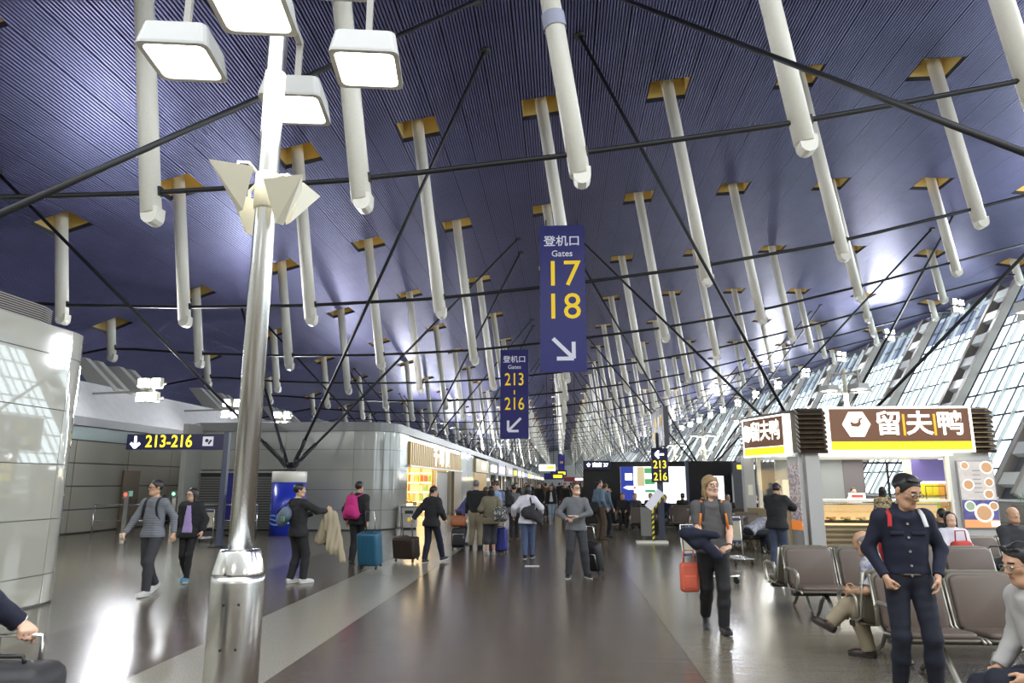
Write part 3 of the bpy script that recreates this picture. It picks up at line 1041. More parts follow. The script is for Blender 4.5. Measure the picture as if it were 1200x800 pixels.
# second shop: gold portal
s2 = thing('shop_portal', 'golden wooden portal with a small lit sign beside the bakery', 'shop front', (-6.15, 50.6, 0))
MB().box((0, 4.4, 2.95), (.2, 8.8, .95)).build('fascia_board', mat('pale_gold', (.68, .55, .30), .4), s2)
for k in range(16): MB().box((-.1, .3 + k * .54, 1.22), (.12, .46, 2.44)).build('board', mat('orange_wood', (.62, .36, .06), .4), s2)
MB().box((.13, 5.2, 2.95), (.05, 2.2, .5)).build('lit_sign', sign_white_lit, s2)
pier(59.6, 62, n=1)
# the rest of the shop row
sig = [mat('lit_sign_white', (1, 1, 1), .5, emit=2.2), mat('lit_sign_cream', (1, .9, .7), .5, emit=1.6, emit_color=(1, .85, .6)), mat('lit_sign_yellow', (1, .8, .05), .5, emit=1.2), mat('lit_sign_violet', (.4, .4, .9), .5, emit=.8)]
y = 62.0; k = 0
while y < 262:
    w = 6.5 + (k * 37 % 5)
    nm = ['first', 'second', 'third', 'fourth', 'fifth', 'sixth', 'seventh', 'eighth', 'ninth', 'tenth', 'eleventh', 'twelfth', 'thirteenth', 'fourteenth', 'fifteenth', 'sixteenth', 'seventeenth', 'eighteenth', 'nineteenth', 'twentieth', 'last', 'last', 'last', 'last'][k]
    t = thing('retail_shop', 'shop front with lit sign, %s beyond the golden portal' % nm, 'shop front', (-6.2, y, 0), group='far shop fronts')
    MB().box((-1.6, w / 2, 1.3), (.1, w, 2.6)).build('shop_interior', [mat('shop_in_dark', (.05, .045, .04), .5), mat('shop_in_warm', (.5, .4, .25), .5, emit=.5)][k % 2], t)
    MB().box((-.05, w / 2, 3.0), (.2, w, 1.2)).build('fascia_board', [stone, mat('fascia_violet', (.3, .28, .45), .4), mat('fascia_tan', (.45, .36, .25), .4)][k % 3], t)
    MB().box((.1, w / 2, 2.95), (.1, w * .6, .6)).build('lit_sign', sig[(k * 7 + 1) % 4], t)
    for q in range(3): MB().box((-.1, w * (q + .5) / 3, 1.2), (.08, .12, 2.4)).build('door_frame', black_steel, t)
    MB().box((-.1, w + .9, 1.8), (.2, 1.8, 3.6)).build('pier', stone, t)
    y += w + 1.8; k += 1

# litter bin by the shop corner
t = thing('litter_bin', 'silver litter bin standing by the rounded shop corner', 'bin', (-5.75, 26.9, 0), math.radians(10))
mb = MB(); mb.box((0, 0, .42), (.62, .6, .72), bev=.05); mb.build('bin_body', mat('bin_steel', (.5, .5, .5), .3, metal=.9), t)
MB().box((0, 0, .81), (.66, .64, .06), bev=.05).build('bin_lid', mat('bin_lid', (.2, .2, .2), .4), t)
MB().box((0, -.305, .62), (.3, .01, .12)).build('opening', black_steel, t)
MB().box((.0, -.305, .36), (.1, .012, .14)).build('yellow_label', sign_yellow, t)
MB().box((0, 0, .03), (.56, .54, .06)).build('plinth', black_steel, t)

# ================================================================ hanging banners
def arrow(mb, L=.4, wd=.075, ang=0.0, ox=0.0, oz=0.0, head=.3, oy=-.06):
    """arrow drawn with bars in the x-z plane"""
    M = Matrix.Rotation(-ang, 3, 'Y')
    def bar(a, b):
        a = Vector((a[0], 0, a[1])); b = Vector((b[0], 0, b[1])); d = (b - a); l = d.length; u = d.normalized(); w = Vector((-u.z, 0, u.x)) * wd / 2
        P = [a - w, b - w, b + w, a + w]
        vs = [tuple(M @ p + Vector((ox, oy - .004, oz))) for p in P] + [tuple(M @ p + Vector((ox, oy + .004, oz))) for p in P]
        mb.add(vs, [(0, 1, 2, 3), (7, 6, 5, 4), (0, 4, 5, 1), (1, 5, 6, 2), (2, 6, 7, 3), (3, 7, 4, 0)])
    bar((0, L / 2), (0, -L / 2 + .03))
    bar((0, -L / 2), (head, -L / 2 + head)); bar((0, -L / 2), (-head, -L / 2 + head))


def banner(x, y, z0, w, h, lines, ang, label, bar_=False, hang=None):
    t = thing('hanging_sign', label, 'sign', (x, y, z0))
    MB().box((0, 0, h / 2), (w, .1, h)).build('sign_board', sign_blue, t)
    text('登机口', w * .26, sign_white, t, (0, -.056, h * .885), bold=.004, sx=1.05)
    text('Gates', w * .2, sign_white, t, (0, -.056, h * .80), bold=.002)
    for (s, zz) in lines:
        text(s, w * (.76 if len(s) == 2 else .58), sign_yellow, t, (0, -.056, h * zz), bold=.002, sx=.82 if len(s) == 3 else 1.1, sy=1.08)
    if bar_: MB().box((0, -.056, h * .515), (.06, .01, .22)).build('dash', sign_yellow, t)
    m2 = MB(); s = w * .36
    arrow(m2, s * 1.75, w * .085, ang, 0, h * .155, s * .72)
    m2.build('arrow', sign_white, t)
    m3 = MB()
    for dx in hang[1]:
        m3.cyl((dx, 0, h), (dx, 0, hang[0] - z0), .02, n=6)
    m3.build('hanger', black_steel, t)
    return t
banner(.45 - .35 + .04, 21.15, 5.02, 1.42, 4.72, [('17', .655), ('18', .43)], -PI / 4 + PI / 2, 'large hanging blue banner reading Gates 17 and 18 in yellow', hang=(9.95, (-.5, .5)))
banner(-2.37, 36.6, 3.95, 1.50, 4.72, [('213', .655), ('216', .38)], -PI / 4, 'smaller hanging blue banner reading Gates 213 to 216, lower left of the large one', bar_=True, hang=(8.75, (-.5, .5)))
for k, y in enumerate((150, 200, 240)):
    t = thing('hanging_sign', 'tiny far blue gate banner on the hall axis, %s away' % ['nearest', 'further', 'furthest'][k], 'sign', (.2, y, 3.2))
    MB().box((0, 0, 2.2), (1.4, .1, 4.4)).build('sign_board', sign_blue, t)
    MB().box((0, 0, 6.2), (.05, .05, 3.8)).build('hanger', black_steel, t)
    text('19', .7, sign_yellow, t, (0, -.06, 2.6), bold=.01)

# directional sign on a post, left
t = thing('direction_sign', 'long blue sign reading 213-216 on a single post, left of the drum', 'sign', (-9.35, 19.0, 0))
MB().box((.1, 0, 1.55), (.14, .14, 3.1)).build('post', mat('post_slate', (.06, .07, .11), .4), t)
MB().box((-1.35, 0, 2.83), (2.85, .12, .43)).build('sign_board', sign_navy, t)
text('213-216', .5, sign_yellow_lit, t, (-1.55, -.066, 2.83), bold=.006, sx=.82, sy=.95)
m2 = MB(); arrow(m2, .32, .07, 0, -2.52, 2.83, .13, -.068); m2.build('arrow', sign_white_lit, t)
MB().box((-.42, -.066, 2.84), (.3, .012, .26)).build('pictogram_panel', sign_white, t)
m2 = MB(); m2.cyl((-.45, -.074, 2.86), (-.45, -.078, 2.86), .05, n=12); m2.box((-.36, -.075, 2.82), (.05, .006, .14), M=Matrix.Rotation(.6, 3, 'Y')); m2.build('pictogram', sign_navy, t)
MB().box((.1, 0, .015), (.4, .4, .03)).build('foot_plate', black_steel, t)

# small sign on post, right of centre, with blade sign
t = thing('gate_signpost', 'slim dark post carrying a small blue 213-216 sign and striped guard', 'sign', (3.0, 21.8, 0))
MB().box((0, 0, 1.6), (.17, .12, 3.2)).build('post', mat('post_slate', (.06, .07, .11), .4), t)
MB().box((0, -.1, 2.23), (.5, .1, 1.02)).build('sign_board', sign_navy, t)
text('213', .32, sign_yellow_lit, t, (0, -.158, 2.24), bold=.004, sx=.85)
text('216', .32, sign_yellow_lit, t, (0, -.158, 1.88), bold=.004, sx=.85)
MB().box((0, -.158, 2.06), (.035, .012, .06)).build('dash', sign_yellow_lit, t)
m2 = MB(); arrow(m2, .26, .06, -PI / 2, 0, 2.55, .11, -.158); m2.build('arrow', sign_white_lit, t)
bl = MB(); bl.box((.05, -.1, 3.32), (.14, 2.6, 1.12)); bo = bl.build('blade_sign', mat('blade_slate', (.07, .07, .085), .4), t)
for k, (yy, zz, s) in enumerate([(-.9, 3.5, '17'), (.2, 3.5, '16'), (.7, 3.1, '15')]):
    text(s, .42, sign_yellow, bo, (-.03, yy, zz), (PI / 2, 0, -PI / 2), bold=.01)
for (yy, zz) in ((-1.0, 3.05), (-.4, 3.5), (.4, 3.08)):
    m2 = MB(); m2.cyl((-.026, yy, zz), (-.032, yy, zz), .17, n=16); m2.build('pictogram', sign_white, bo)
for k in range(3):
    MB().box((.05, -1.3 + .87 * (k + .5), 3.32), (.15, .02, 1.13)).build('panel_joint', black_steel, bo)
hz = stripe_mat('hazard_tape', (.02, .02, .02), (.9, .75, .03), 9, 'Z', .5, diag=True)
t2 = thing('leaflet_stand', 'white leaflet board on a stand edged with yellow black tape beside the signpost', 'stand', (2.62, 21.2, 0))
MB().box((.05, 0, .55), (.06, .08, 1.1)).build('stand_post', hz, t2)
MB().box((.0, 0, .03), (.9, .34, .06)).build('stand_base', white_paint, t2)
MB().box((-.15, .0, .6), (.3, .1, .8)).build('stand_panel', lgrey, t2)
o = MB().box((0, 0, 0), (.62, .05, .26)).build('leaflet_board', sign_white, t2); o.location = (.12, -.06, 1.22); o.rotation_euler = (0, -.9, 0)
o2 = MB().box((0, -.03, -.13), (.62, .02, .05)).build('tape_edge', hz, o)

# more signs on the far right of the concourse
t = thing('overhead_sign', 'dark blue overhead sign with white symbols left of the advertising wall', 'sign', (1.0, 29.6, 0))
MB().box((.5, 0, 2.42), (1.1, .12, .36)).build('sign_board', sign_navy, t)
text('⇧ 商店 37', .2, sign_white_lit, t, (.52, -.066, 2.42), bold=.005)
for (x, y, z, w, h, lab, m) in [(-1.15, 62, 2.7, 1.4, .55, 'far white and yellow direction sign left of the axis banner', sig[0]), (-.55, 58, 1.95, 1.6, .5, 'far blue sign with yellow number below the axis banner', sign_blue),
                               (-.2, 70, 2.3, 1.6, .6, 'far small blue sign on the hall axis', sign_blue), (1.4, 66, 1.8, 2.2, .4, 'far red sign over the crowd right of centre', mat('far_red', (.35, .05, .06), .5))]:
    t = thing('overhead_sign', lab, 'sign', (x, y, z))
    MB().box((0, 0, h / 2), (w, .12, h)).build('sign_board', m, t)
    MB().box((w * .2, -.07, h / 2), (w * .45, .02, h * .5)).build('yellow_field', sign_yellow_lit if m != MATS['far_red'] else sig[0], t)
    MB().box((0, 0, (h + zc(x) - z) / 2 + h / 2), (.04, .04, zc(x) - z - h)).build('hanger', black_steel, t)
# lit strip shops at the far right of the concourse
for k in range(14):
    y = 46 + k * 13
    t = thing('kiosk_block', 'far lit kiosk block on the right, %s from the advertising wall' % (ords + ['thirteenth', 'last'])[k], 'kiosk', (3.4, y, 0), group='far kiosks right of the axis')
    MB().box((1.6, 2.5, 1.2), (2.6, 5, 2.4)).build('kiosk_body', [stone, mat('kiosk_dark', (.06, .06, .06), .4), lgrey][k % 3], t)
    MB().box((.25, 2.5, 2.35), (.15, 5, .5)).build('lit_sign', sig[(k * 3) % 4 if k % 4 else 0], t)
    MB().box((1.6, -.05, 2.3), (2.6, .1, .5)).build('lit_front', sig[(k + 1) % 3], t)

# ================================================================ advertising wall, right of centre
t = thing('advertising_wall', 'black wall with a big lit advertising screen behind the seated travellers', 'display wall', (0, 30, 0))
blk = mat('black_gloss', (.012, .012, .014), .2)
MB().box((3.6, .35, 1.3), (5.3, .5, 2.55)).build('wall_body', blk, t)
scr = MB().box((3.85, .08, 1.62), (2.68, .06, 1.5)).build('screen_panel', mat('screen_white', (1, 1, 1), .3, emit=1.05, emit_color=(.92, .95, 1)), t)
sblue = mat('screen_blue', (.03, .05, .33), .3, emit=.5); sgreen = mat('screen_green', (.1, .4, .15), .3, emit=.5); scream = mat('screen_cream', (.6, .52, .3), .3, emit=.55)
MB().box((2.78, .045, 1.62), (.54, .01, 1.5)).build('blue_field', sblue, scr)
MB().box((3.35, .045, 1.9), (.3, .01, .9)).build('cream_field', scream, scr)
for z in (2.2, 1.75, 1.42): MB().box((3.72, .045, z), (.42, .01, .22)).build('green_field', sgreen, scr)
MB().prism([(2.6, 1.5), (2.75, 1.58), (4.0, 1.56), (4.0, 1.42), (2.8, 1.42)], .012, c=(0, .04, 0)).build('aircraft_picture', mat('screen_pale', (.7, .75, .95), .3, emit=1.0), scr)
m2 = MB(); m2.cyl((3.08, .03, 1.5), (3.08, .025, 1.5), .05, n=12); m2.build('red_dot', mat('screen_red', (.8, .1, .05), .3, emit=.7), scr)
m2 = MB(); m2.rbox((2.85, .035, 1.95), (.3, .02, .28), .05); m2.build('cloud_picture', sign_white_lit, scr)
MB().box((6.4, 2.3, 1.35), (2.8, .4, 2.6)).build('wall_body', blk, t)
s2_ = MB().box((6.6, 2.05, 1.25), (1.2, .06, 1.5)).build('screen_panel', mat('screen_white', (1, 1, 1), .3), t)
for k in range(4):
    MB().box((6.35, 2.01, 1.75 - k * .27), (.24, .01, .18)).build('cream_field', scream, s2_)
    MB().box((6.62, 2.01, 1.75 - k * .27), (.22, .01, .14)).build('green_field', sgreen, s2_)
MB().box((5.15, -.6, 1.3), (.12, .12, 2.6)).build('wall_post', mat('post_slate', (.06, .07, .11), .4), t)
t = thing('slate_screen_wall', 'tall slate grey wall panel with a yellow and white label, left of the kiosk', 'wall panel', (8.1, 30.5, 0))
MB().box((0, 0, 1.28), (1.75, .3, 2.56)).build('panel', mat('slate_panel', (.07, .075, .09), .4), t)
MB().box((-.55, -.17, 2.35), (.3, .02, .17)).build('yellow_label', sign_yellow_lit, t)
MB().box((-.15, -.17, 2.35), (.36, .02, .17)).build('white_label', sign_white_lit, t)
t = thing('panelled_wall', 'pale panelled wall between the slate panel and the kiosk', 'wall panel', (9.9, 31, 0))
for j in range(4): MB().box((0, 0, .33 + j * .64), (3.2, .2, .62)).build('wall_panel', stone, t)

# ================================================================ bollards, railing and door of the left passage
led_g = mat('led_green', (.1, .9, .3), .5, emit=3.0, emit_color=(.2, 1, .5)); led_r = mat('led_red', (1, .05, .03), .5, emit=3.0)
for k, (x, y, c) in enumerate([(-12.6, 20.0, led_r), (-12.0, 21.5, led_g), (-11.4, 21.3, led_g), (-10.95, 20.6, led_g)]):
    t = thing('gate_bollard', 'slim steel gate post with %s light, %s in the left passage' % ('red' if c == led_r else 'green', ['leftmost', 'second', 'third', 'rightmost'][k]), 'gate post', (x, y, 0))
    MB().box((0, 0, .65), (.12, .14, 1.3), rz=.2).build('gate_post', chrome, t)
    m2 = MB(); m2.box((.0, -.08, 1.36), (.16, .04, .2)); m2.build('status_head', lgrey, t)
    m2 = MB(); m2.cyl((0, -.1, 1.37), (0, -.11, 1.37), .045, n=10); m2.build('status_light', c, t)
for k, (x0, x1, y) in enumerate([(-15.2, -12.9, 22.4), (-12.2, -9.9, 22.8)]):
    t = thing('railing', 'thin steel railing in the left passage, %s half' % ['left', 'right'][k], 'railing', (x0, y, 0))
    MB().cyl((0, 0, 1.0), (x1 - x0, 0, 1.0), .022, n=8).build('top_rail', chrome, t)
    MB().cyl((0, 0, .5), (x1 - x0, 0, .5), .014, n=8).build('mid_rail', chrome, t)
    for q in range(3): MB().cyl(((x1 - x0) * q / 2, 0, 0), ((x1 - x0) * q / 2, 0, 1.0), .022, n=8).build('rail_post', chrome, t)
d = link('door_1', None, None, (WX, 26.2, 0)); tag(d, kind='structure')
MB().box((.06, 0, 1.08), (.06, 1.05, 2.16)).build('door_leaf', mat('door_brown', (.13, .095, .06), .5), d)
MB().box((.1, 0, 1.3), (.03, .25, .2)).build('exit_plate', mat('exit_plate', (.25, .6, .45), .5, emit=.3), d)
MB().box((.1, .38, 1.0), (.05, .04, .2)).build('door_handle', chrome, d)
t = thing('banner_stand', 'narrow blue banner stand behind the lamp post, left of the drum', 'stand', (-10.9, 23.2, 0))
MB().box((0, 0, 1.25), (.5, .06, 1.5)).build('banner_cloth', sign_blue, t); MB().cyl((0, 0, 0), (0, 0, 1.2), .02, n=6).build('stand_pole', chrome, t); MB().cyl((0, 0, 0), (0, 0, .04), .22, n=16).build('stand_base', black_steel, t)
# ================================================================ food kiosk
kgrey = mat('kiosk_post_grey', (.50, .50, .50), .4)
kbrown = mat('kiosk_sign_brown', (.13, .055, .028), .4, emit=.35, emit_color=(.16, .065, .03))
kyel = mat('kiosk_sign_yellow', (.9, .75, .02), .4, emit=.75, emit_color=(.9, .72, .01))
kwhite = mat('kiosk_sign_white', (1, 1, .95), .4, emit=1.4, emit_color=(1, 1, .9))
kdark = mat('kiosk_louvre_brown', (.045, .028, .018), .45)
kedge = mat('kiosk_louvre_edge', (.45, .34, .18), .4)
korange = mat('kiosk_sign_orange', (.8, .42, .02), .4, emit=.5)
kk = thing('food_kiosk', 'white and brown food kiosk with large lit sign 留夫鸭 over a lit counter', 'kiosk', (6.9, 19.3, 0))
# local frame: x right, y away. front from x=0 (inner edge of left corner) to 4.55
W = 3.95


def P(name, c, s, m, parent=kk, rz=0.0, M=None):
    return MB().box(c, s, rz=rz, M=M).build(name, m, parent)
# roof slab and fascia behind signs
mb = MB()
ftop, fbot = 3.72, 2.48
foot = [(-.45, .0), (4.4, .0), (4.55, 3.2), (-1.15, 3.2), (-1.25, 2.3), (-.62, .35)]
mb.add([(x, y, 2.5) for x, y in foot] + [(x, y, 3.66) for x, y in foot], [tuple(range(5, -1, -1)), tuple(range(6, 12))] + [(i, (i + 1) % 6, (i + 1) % 6 + 6, i + 6) for i in range(6)])
mb.build('fascia_core', kdark, kk)
# front sign box
sg = MB().box((2.0, -.14, 3.09), (3.7, .22, 1.2)).build('sign_box', kwhite, kk)
P('sign_face', (2.0, -.255, 3.2), (3.55, .02, .86), kbrown, sg)
P('sign_band', (2.0, -.255, 2.66), (3.55, .02, .22), kyel, sg)
hexm = MB(); hexm.prism([(.36 * math.cos(a), .37 * math.sin(a)) for a in [PI / 3 * q for q in range(6)]], .02, c=(.9, -.27, 3.22)); hexm.build('emblem_hexagon', kwhite, sg)
em = MB()
ring_ = [(.31 * math.cos(PI / 3 * q), .32 * math.sin(PI / 3 * q)) for q in range(7)]
for q in range(6):
    em.cyl((0.9 + ring_[q][0], -.282, 3.22 + ring_[q][1]), (0.9 + ring_[q + 1][0], -.282, 3.22 + ring_[q + 1][1]), .006, n=4)
em.prism([(-.17, .08), (-.13, -.06), (.05, -.07), (.12, .0), (.1, .1), (.15, .13), (.2, .12), (.14, .17), (.07, .15), (.04, .05), (-.05, .03)], .012, c=(.9, -.282, 3.22))
em.box((.9, -.282, 3.06), (.3, .01, .02)); em.box((.9, -.282, 3.02), (.24, .01, .02))
em.build('emblem_bird', mat('emblem_brown', (.25, .1, .04), .4), sg)
for k, ch in enumerate('留夫鸭'):
    text(ch, .66, kwhite, sg, (1.72 + k * .78, -.275, 3.2), bold=.011, sx=1.05)
for k in range(2): P('divider', (2.11 + k * .78, -.268, 3.2), (.06, .02, .56), korange, sg)
# corner louvres and end louvres
for k in range(9):
    z = 2.58 + k * .125
    P('louvre', (-.2, -.06, z), (.72, .3, .07), kdark, kk, M=Matrix.Rotation(.5, 3, 'X'))
    P('louvre_lip', (-.2, -.2, z + .045), (.7, .03, .012), mat('louvre_lip', (.12, .085, .045), .4))
    P('louvre', (4.12, -.02, z), (.62, .3, .07), kdark, kk, M=Matrix.Rotation(.5, 3, 'X'))
    P('louvre_lip', (4.12, -.16, z + .045), (.62, .03, .014), kedge)
    P('louvre', (-1.28, 2.42, z), (.3, .3, .06), kdark)
# left sign, splayed
ang = math.atan2(2.0, -.62)
ls = MB().box((0, 0, 0), (2.1, .2, 1.12)).build('sign_box', kwhite, kk, (-1.02, 1.25, 3.0))
ls.rotation_euler = (0, 0, ang + PI)
P('sign_face', (0, -.105, .11), (1.94, .02, .8), kbrown, ls); P('sign_band', (0, -.105, -.41), (1.94, .02, .2), kyel, ls)
for k, ch in enumerate('留夫鸭'): text(ch, .58, kwhite, ls, (-.33 + k * .47, -.125, .12), bold=.01, sx=.85)
mb = MB(); mb.cyl((-.78, -.105, .12), (-.78, -.128, .12), .26, n=6); mb.build('emblem_hexagon', kwhite, ls)
# posts
P('corner_post', (-.22, .12, 1.25), (.36, .3, 2.5), kgrey)
mp_ = MB().box((0, 0, 1.25), (.5, .12, 2.5)).build('corner_post', kgrey, kk, (-.58, .3, 0)); mp_.rotation_euler = (0, 0, ang)
# menu poster on the splayed post face
menu1 = print_mat('menu_print', (.62, .58, .58), (.45, .30, .26), (.28, .27, .38), 22, .4, emit=.12)
o = MB().box((0, 0, 0), (.46, .02, 1.75)).build('menu_poster', menu1, kk, (-.645, .26, 1.35)); o.rotation_euler = (0, 0, ang + PI)
P('poster_foot', (0, -.015, -.74), (.46, .01, .24), mat('poster_orange', (.85, .25, .05), .4, emit=.3), o)
P('back_post', (-1.28, 2.45, 1.25), (.3, .3, 2.5), kgrey); P('small_notice', (-1.28, 2.29, 1.5), (.14, .01, .3), white_paint)
P('back_post', (-1.05, 2.1, 1.25), (.1, .1, 2.5), kwhite if False else white_paint)
P('side_counter', (-1.0, 1.3, .5), (.5, 1.7, 1.0), mat('wicker', (.42, .34, .2), .7, bump=.4, bscale=90), kk, rz=.28)
P('side_glass', (-.95, 1.25, 1.75), (.03, 1.5, 1.4), glass_mat('case_glass', (.97, .98, .97), .06), kk, rz=.28)
# right pillar with poster
mb = MB(); mb.box((3.78, .12, 1.25), (1.05, .24, 2.5)); mb.build('right_pillar', kgrey, kk)
P('pillar_trim', (3.23, .0, 1.25), (.06, .1, 2.5), white_paint)
po = MB().box((3.88, -.03, 1.42), (.92, .05, 1.72)).build('poster_frame', mat('frame_grey', (.35, .35, .36), .3), kk)
P('poster_upper', (3.88, -.06, 1.62), (.86, .02, 1.26), mat('poster_cream', (.66, .60, .57), .4, emit=.15, var=.08, vscale=6), po)
P('poster_lower', (3.88, -.066, 1.0), (.86, .015, .55), mat('poster_navy', (.10, .10, .28), .4, emit=.2, var=.3, vscale=8), po)
P('poster_foot', (3.88, -.07, .68), (.86, .015, .2), mat('poster_orange2', (.8, .35, .15), .4, emit=.3), po)
P('poster_tag', (4.2, -.08, .68), (.2, .012, .13), kwhite, po)
bowl = mat('bowl_white', (.85, .85, .8), .3, emit=.3); food = mat('food_tan', (.62, .35, .18), .5, emit=.2); foodg = mat('food_green', (.35, .45, .3), .5, emit=.2)
for (bx_, bz, r, m_) in [(3.78, 2.15, .11, food), (4.32, 2.1, .17, food), (3.82, 1.66, .15, food), (4.34, 1.72, .12, food), (4.3, 1.42, .13, food), (3.8, 1.12, .14, foodg), (4.38, 1.12, .12, food), (4.12, .95, .24, food)]:
    bx_ -= .17
    mb = MB(); mb.mat(0).cyl((bx_, -.07, bz), (bx_, -.082, bz), r, n=20); mb.mat(1).cyl((bx_, -.08, bz), (bx_, -.088, bz), r * .75, n=16)
    mb.build('bowl_picture', [bowl, m_], po)
for k in range(6): P('menu_line', (3.88, -.075, 2.02 - k * .11), (.2, .01, .025), mat('print_grey', (.4, .38, .4), .4), po)
# head light strip
P('light_strip', (1.65, -.04, 2.44), (3.4, .06, .06), kwhite)
P('ceiling_panel', (1.7, 1.6, 2.42), (4.9, 2.9, .05), mat('kiosk_ceiling', (.85, .85, .82), .5, emit=.25))
area_light('kiosk_light', (8.6, 20.8, 2.35), (8.6, 20.8, 0), 3.2, 2.0, 60, (1, .95, .85))
# counter and warm display case
P('counter_front', (1.6, .35, .3), (3.3, .6, .6), mat('wicker', (.42, .34, .2), .7))
for k in range(5): P('counter_band', (1.6, .03, .08 + k * .13), (3.3, .04, .05), mat('wicker_dark', (.18, .13, .07), .7))
case_lit = mat('case_lit', (1, .85, .55), .5, emit=1.3, emit_color=(1, .62, .25))
P('case_floor', (1.6, .45, .66), (3.3, .7, .08), case_lit)
P('case_shelf', (1.6, .5, .95), (3.3, .5, .03), glass_mat('case_glass', (.97, .98, .97), .06))
P('case_back', (1.6, .82, .92), (3.3, .04, .5), mat('case_back', (.6, .48, .3), .5, emit=.45, emit_color=(1, .7, .35)))
P('case_glass', (1.6, .08, .95), (3.3, .02, .55), glass_mat('case_glass', (.97, .98, .97), .06))
P('case_top', (1.6, .4, 1.25), (3.4, .8, .06), white_paint); P('case_rail', (1.6, .06, 1.16), (3.4, .04, .04), chrome)
P('case_rail', (1.6, .04, .7), (3.4, .04, .05), black_steel)
rnd = random.Random(5)
tray_m = MB().box((0, 0, 0), (.34, .4, .03)).mesh('food_tray', black_steel)
heap = MB(); 
for q in range(7): heap.rbox((rnd.uniform(-.11, .11), rnd.uniform(-.13, .13), .03 + rnd.uniform(0, .03)), (.1, .08, .06), .03, seg=2)
heap_m = [heap.mesh('food_heap', mat(n_, c_, .4)) for n_, c_ in (('food_amber', (.75, .4, .08)), )] + [heap.mesh('food_heap', mat('food_red', (.4, .1, .03), .4)), heap.mesh('food_heap', mat('food_straw', (.8, .62, .25), .4))]
for k in range(8):
    t = link('food_tray', tray_m, None, (7.2 + k * .39, 19.72, .72)); tag(t, 'dark food tray in the lit kiosk case, %s from the left' % ords[k], 'food tray', 'kiosk food trays')
    link('food_heap', heap_m[[0, 2, 2, 1, 0, 2, 1, 0][k]], t, (0, 0, .01))
t = MB().box((7.6 + .25, 19.55, 1.36), (.42, .03, .16)).build('price_card', sign_white_lit); tag(t, 'white and red price card on top of the kiosk counter', 'card')
MB().box((7.85, 19.53, 1.36), (.3, .01, .08)).build('red_print', mat('card_red', (.7, .08, .05), .5), t)
# back wall of the kiosk: fridge, grey panel, window frame, packets, violet board
P('back_panel', (.65, 2.9, 1.6), (2.0, .1, 1.7), mat('back_panel_grey', (.25, .28, .30), .35))
P('back_panel', (1.95, 2.88, 1.6), (.6, .1, 1.7), mat('back_panel_dark', (.14, .13, .15), .35))
P('back_cabinet', (-.1, 2.4, .9), (.6, .6, 1.8), white_paint)
P('back_low_wall', (1.7, 3.0, .55), (5.2, .1, 1.1), stone)
for z in (1.12, 2.3): P('window_bar', (3.0, 2.95, z), (1.6, .06, .06), black_steel)
for x in (2.27, 3.0, 3.7): P('window_bar', (x, 2.95, 1.7), (.05, .06, 1.2), black_steel)
P('violet_board', (3.6, 1.6, 2.05), (1.1, .06, .62), mat('violet_board', (.12, .10, .28), .4, emit=.25))
P('board_light', (3.6, 1.55, 1.72), (1.2, .06, .05), kwhite)
P('cream_strip', (2.95, 1.6, 2.05), (.2, .06, .62), kyel if False else mat('cream_strip', (.8, .7, .4), .5, emit=.3))
P('packet_backing', (3.75, 1.7, 1.1), (1.5, .04, 1.2), white_paint)
P('right_side_wall', (4.5, 1.8, .8), (.1, 2.2, 1.6), white_paint)
yg = [mat('packet_lime', (.50, .62, .03), .4, emit=.12), mat('packet_lemon', (.75, .60, .02), .4, emit=.12), mat('packet_orange', (.75, .2, .03), .4, emit=.12)]
pkm = [MB().rbox((0, 0, 0), (.165, .06, .33), .03, seg=2).mesh('packet', m_) for m_ in yg]
for r_ in range(2):
    for k in range(7):
        ci = (0, 1, 1, 1, 1, 2, 2)[k] if r_ == 0 else (0, 0, 1, 1, 0, 2, 2)[k]
        o = link('packet', pkm[ci], None, (9.86 + k * .17, 20.85, 1.52 - r_ * .38))
        tag(o, '%s snack packet hanging in the kiosk, %s row' % (('lime green', 'yellow', 'orange red')[ci], ('upper', 'lower')[r_]), 'packet', 'hanging snack packets, %s %s' % (('lime', 'yellow', 'orange')[ci], ('upper', 'lower')[r_]))
    P('packet_rail', (3.6, 1.55, 1.69 - r_ * .38), (1.3, .03, .02), chrome)
# small frame rack on the counter
mb = MB(); mb.tube([(2.75, .3, 1.28), (2.75, .3, 1.62), (3.25, .3, 1.62), (3.25, .3, 1.28)], .012, n=6); mb.build('counter_rack', black_steel, kk)
# planter with greenery behind on the right
t = thing('planter', 'green plants in a low planter between kiosk and glazed wall', 'planter', (16.6, 24.5, 0))
MB().box((0, 0, .5), (3.4, .6, 1.0)).build('planter_box', lgrey, t)
mb = MB(); rnd = random.Random(8)
for q in range(260):
    c = Vector((rnd.uniform(-1.6, 1.6), rnd.uniform(-.25, .25), 1.0)); d = Vector((rnd.uniform(-.4, .4), rnd.uniform(-.4, .4), 1)).normalized(); L = rnd.uniform(.15, .55); w = d.orthogonal().normalized() * .035
    mb.add([c, c + d * L * .6 + w, c + d * L, c + d * L * .6 - w], [(0, 1, 2, 3)])
o = mb.build('leaves', mat('leaf_green', (.05, .16, .04), .5, var=.4), t); tag(o, kind='stuff')

# ================================================================ airport benches
vinyl = mat('seat_vinyl_taupe', (.112, .082, .066), .5, bump=.08, bscale=120)
alu = mat('seat_aluminium', (.42, .40, .34), .38, metal=.75)
beam_b = mat('seat_beam_dark', (.03, .03, .03), .45)
shell_g = mat('seat_shell_olive', (.115, .10, .075), .45)
PITCH = .69


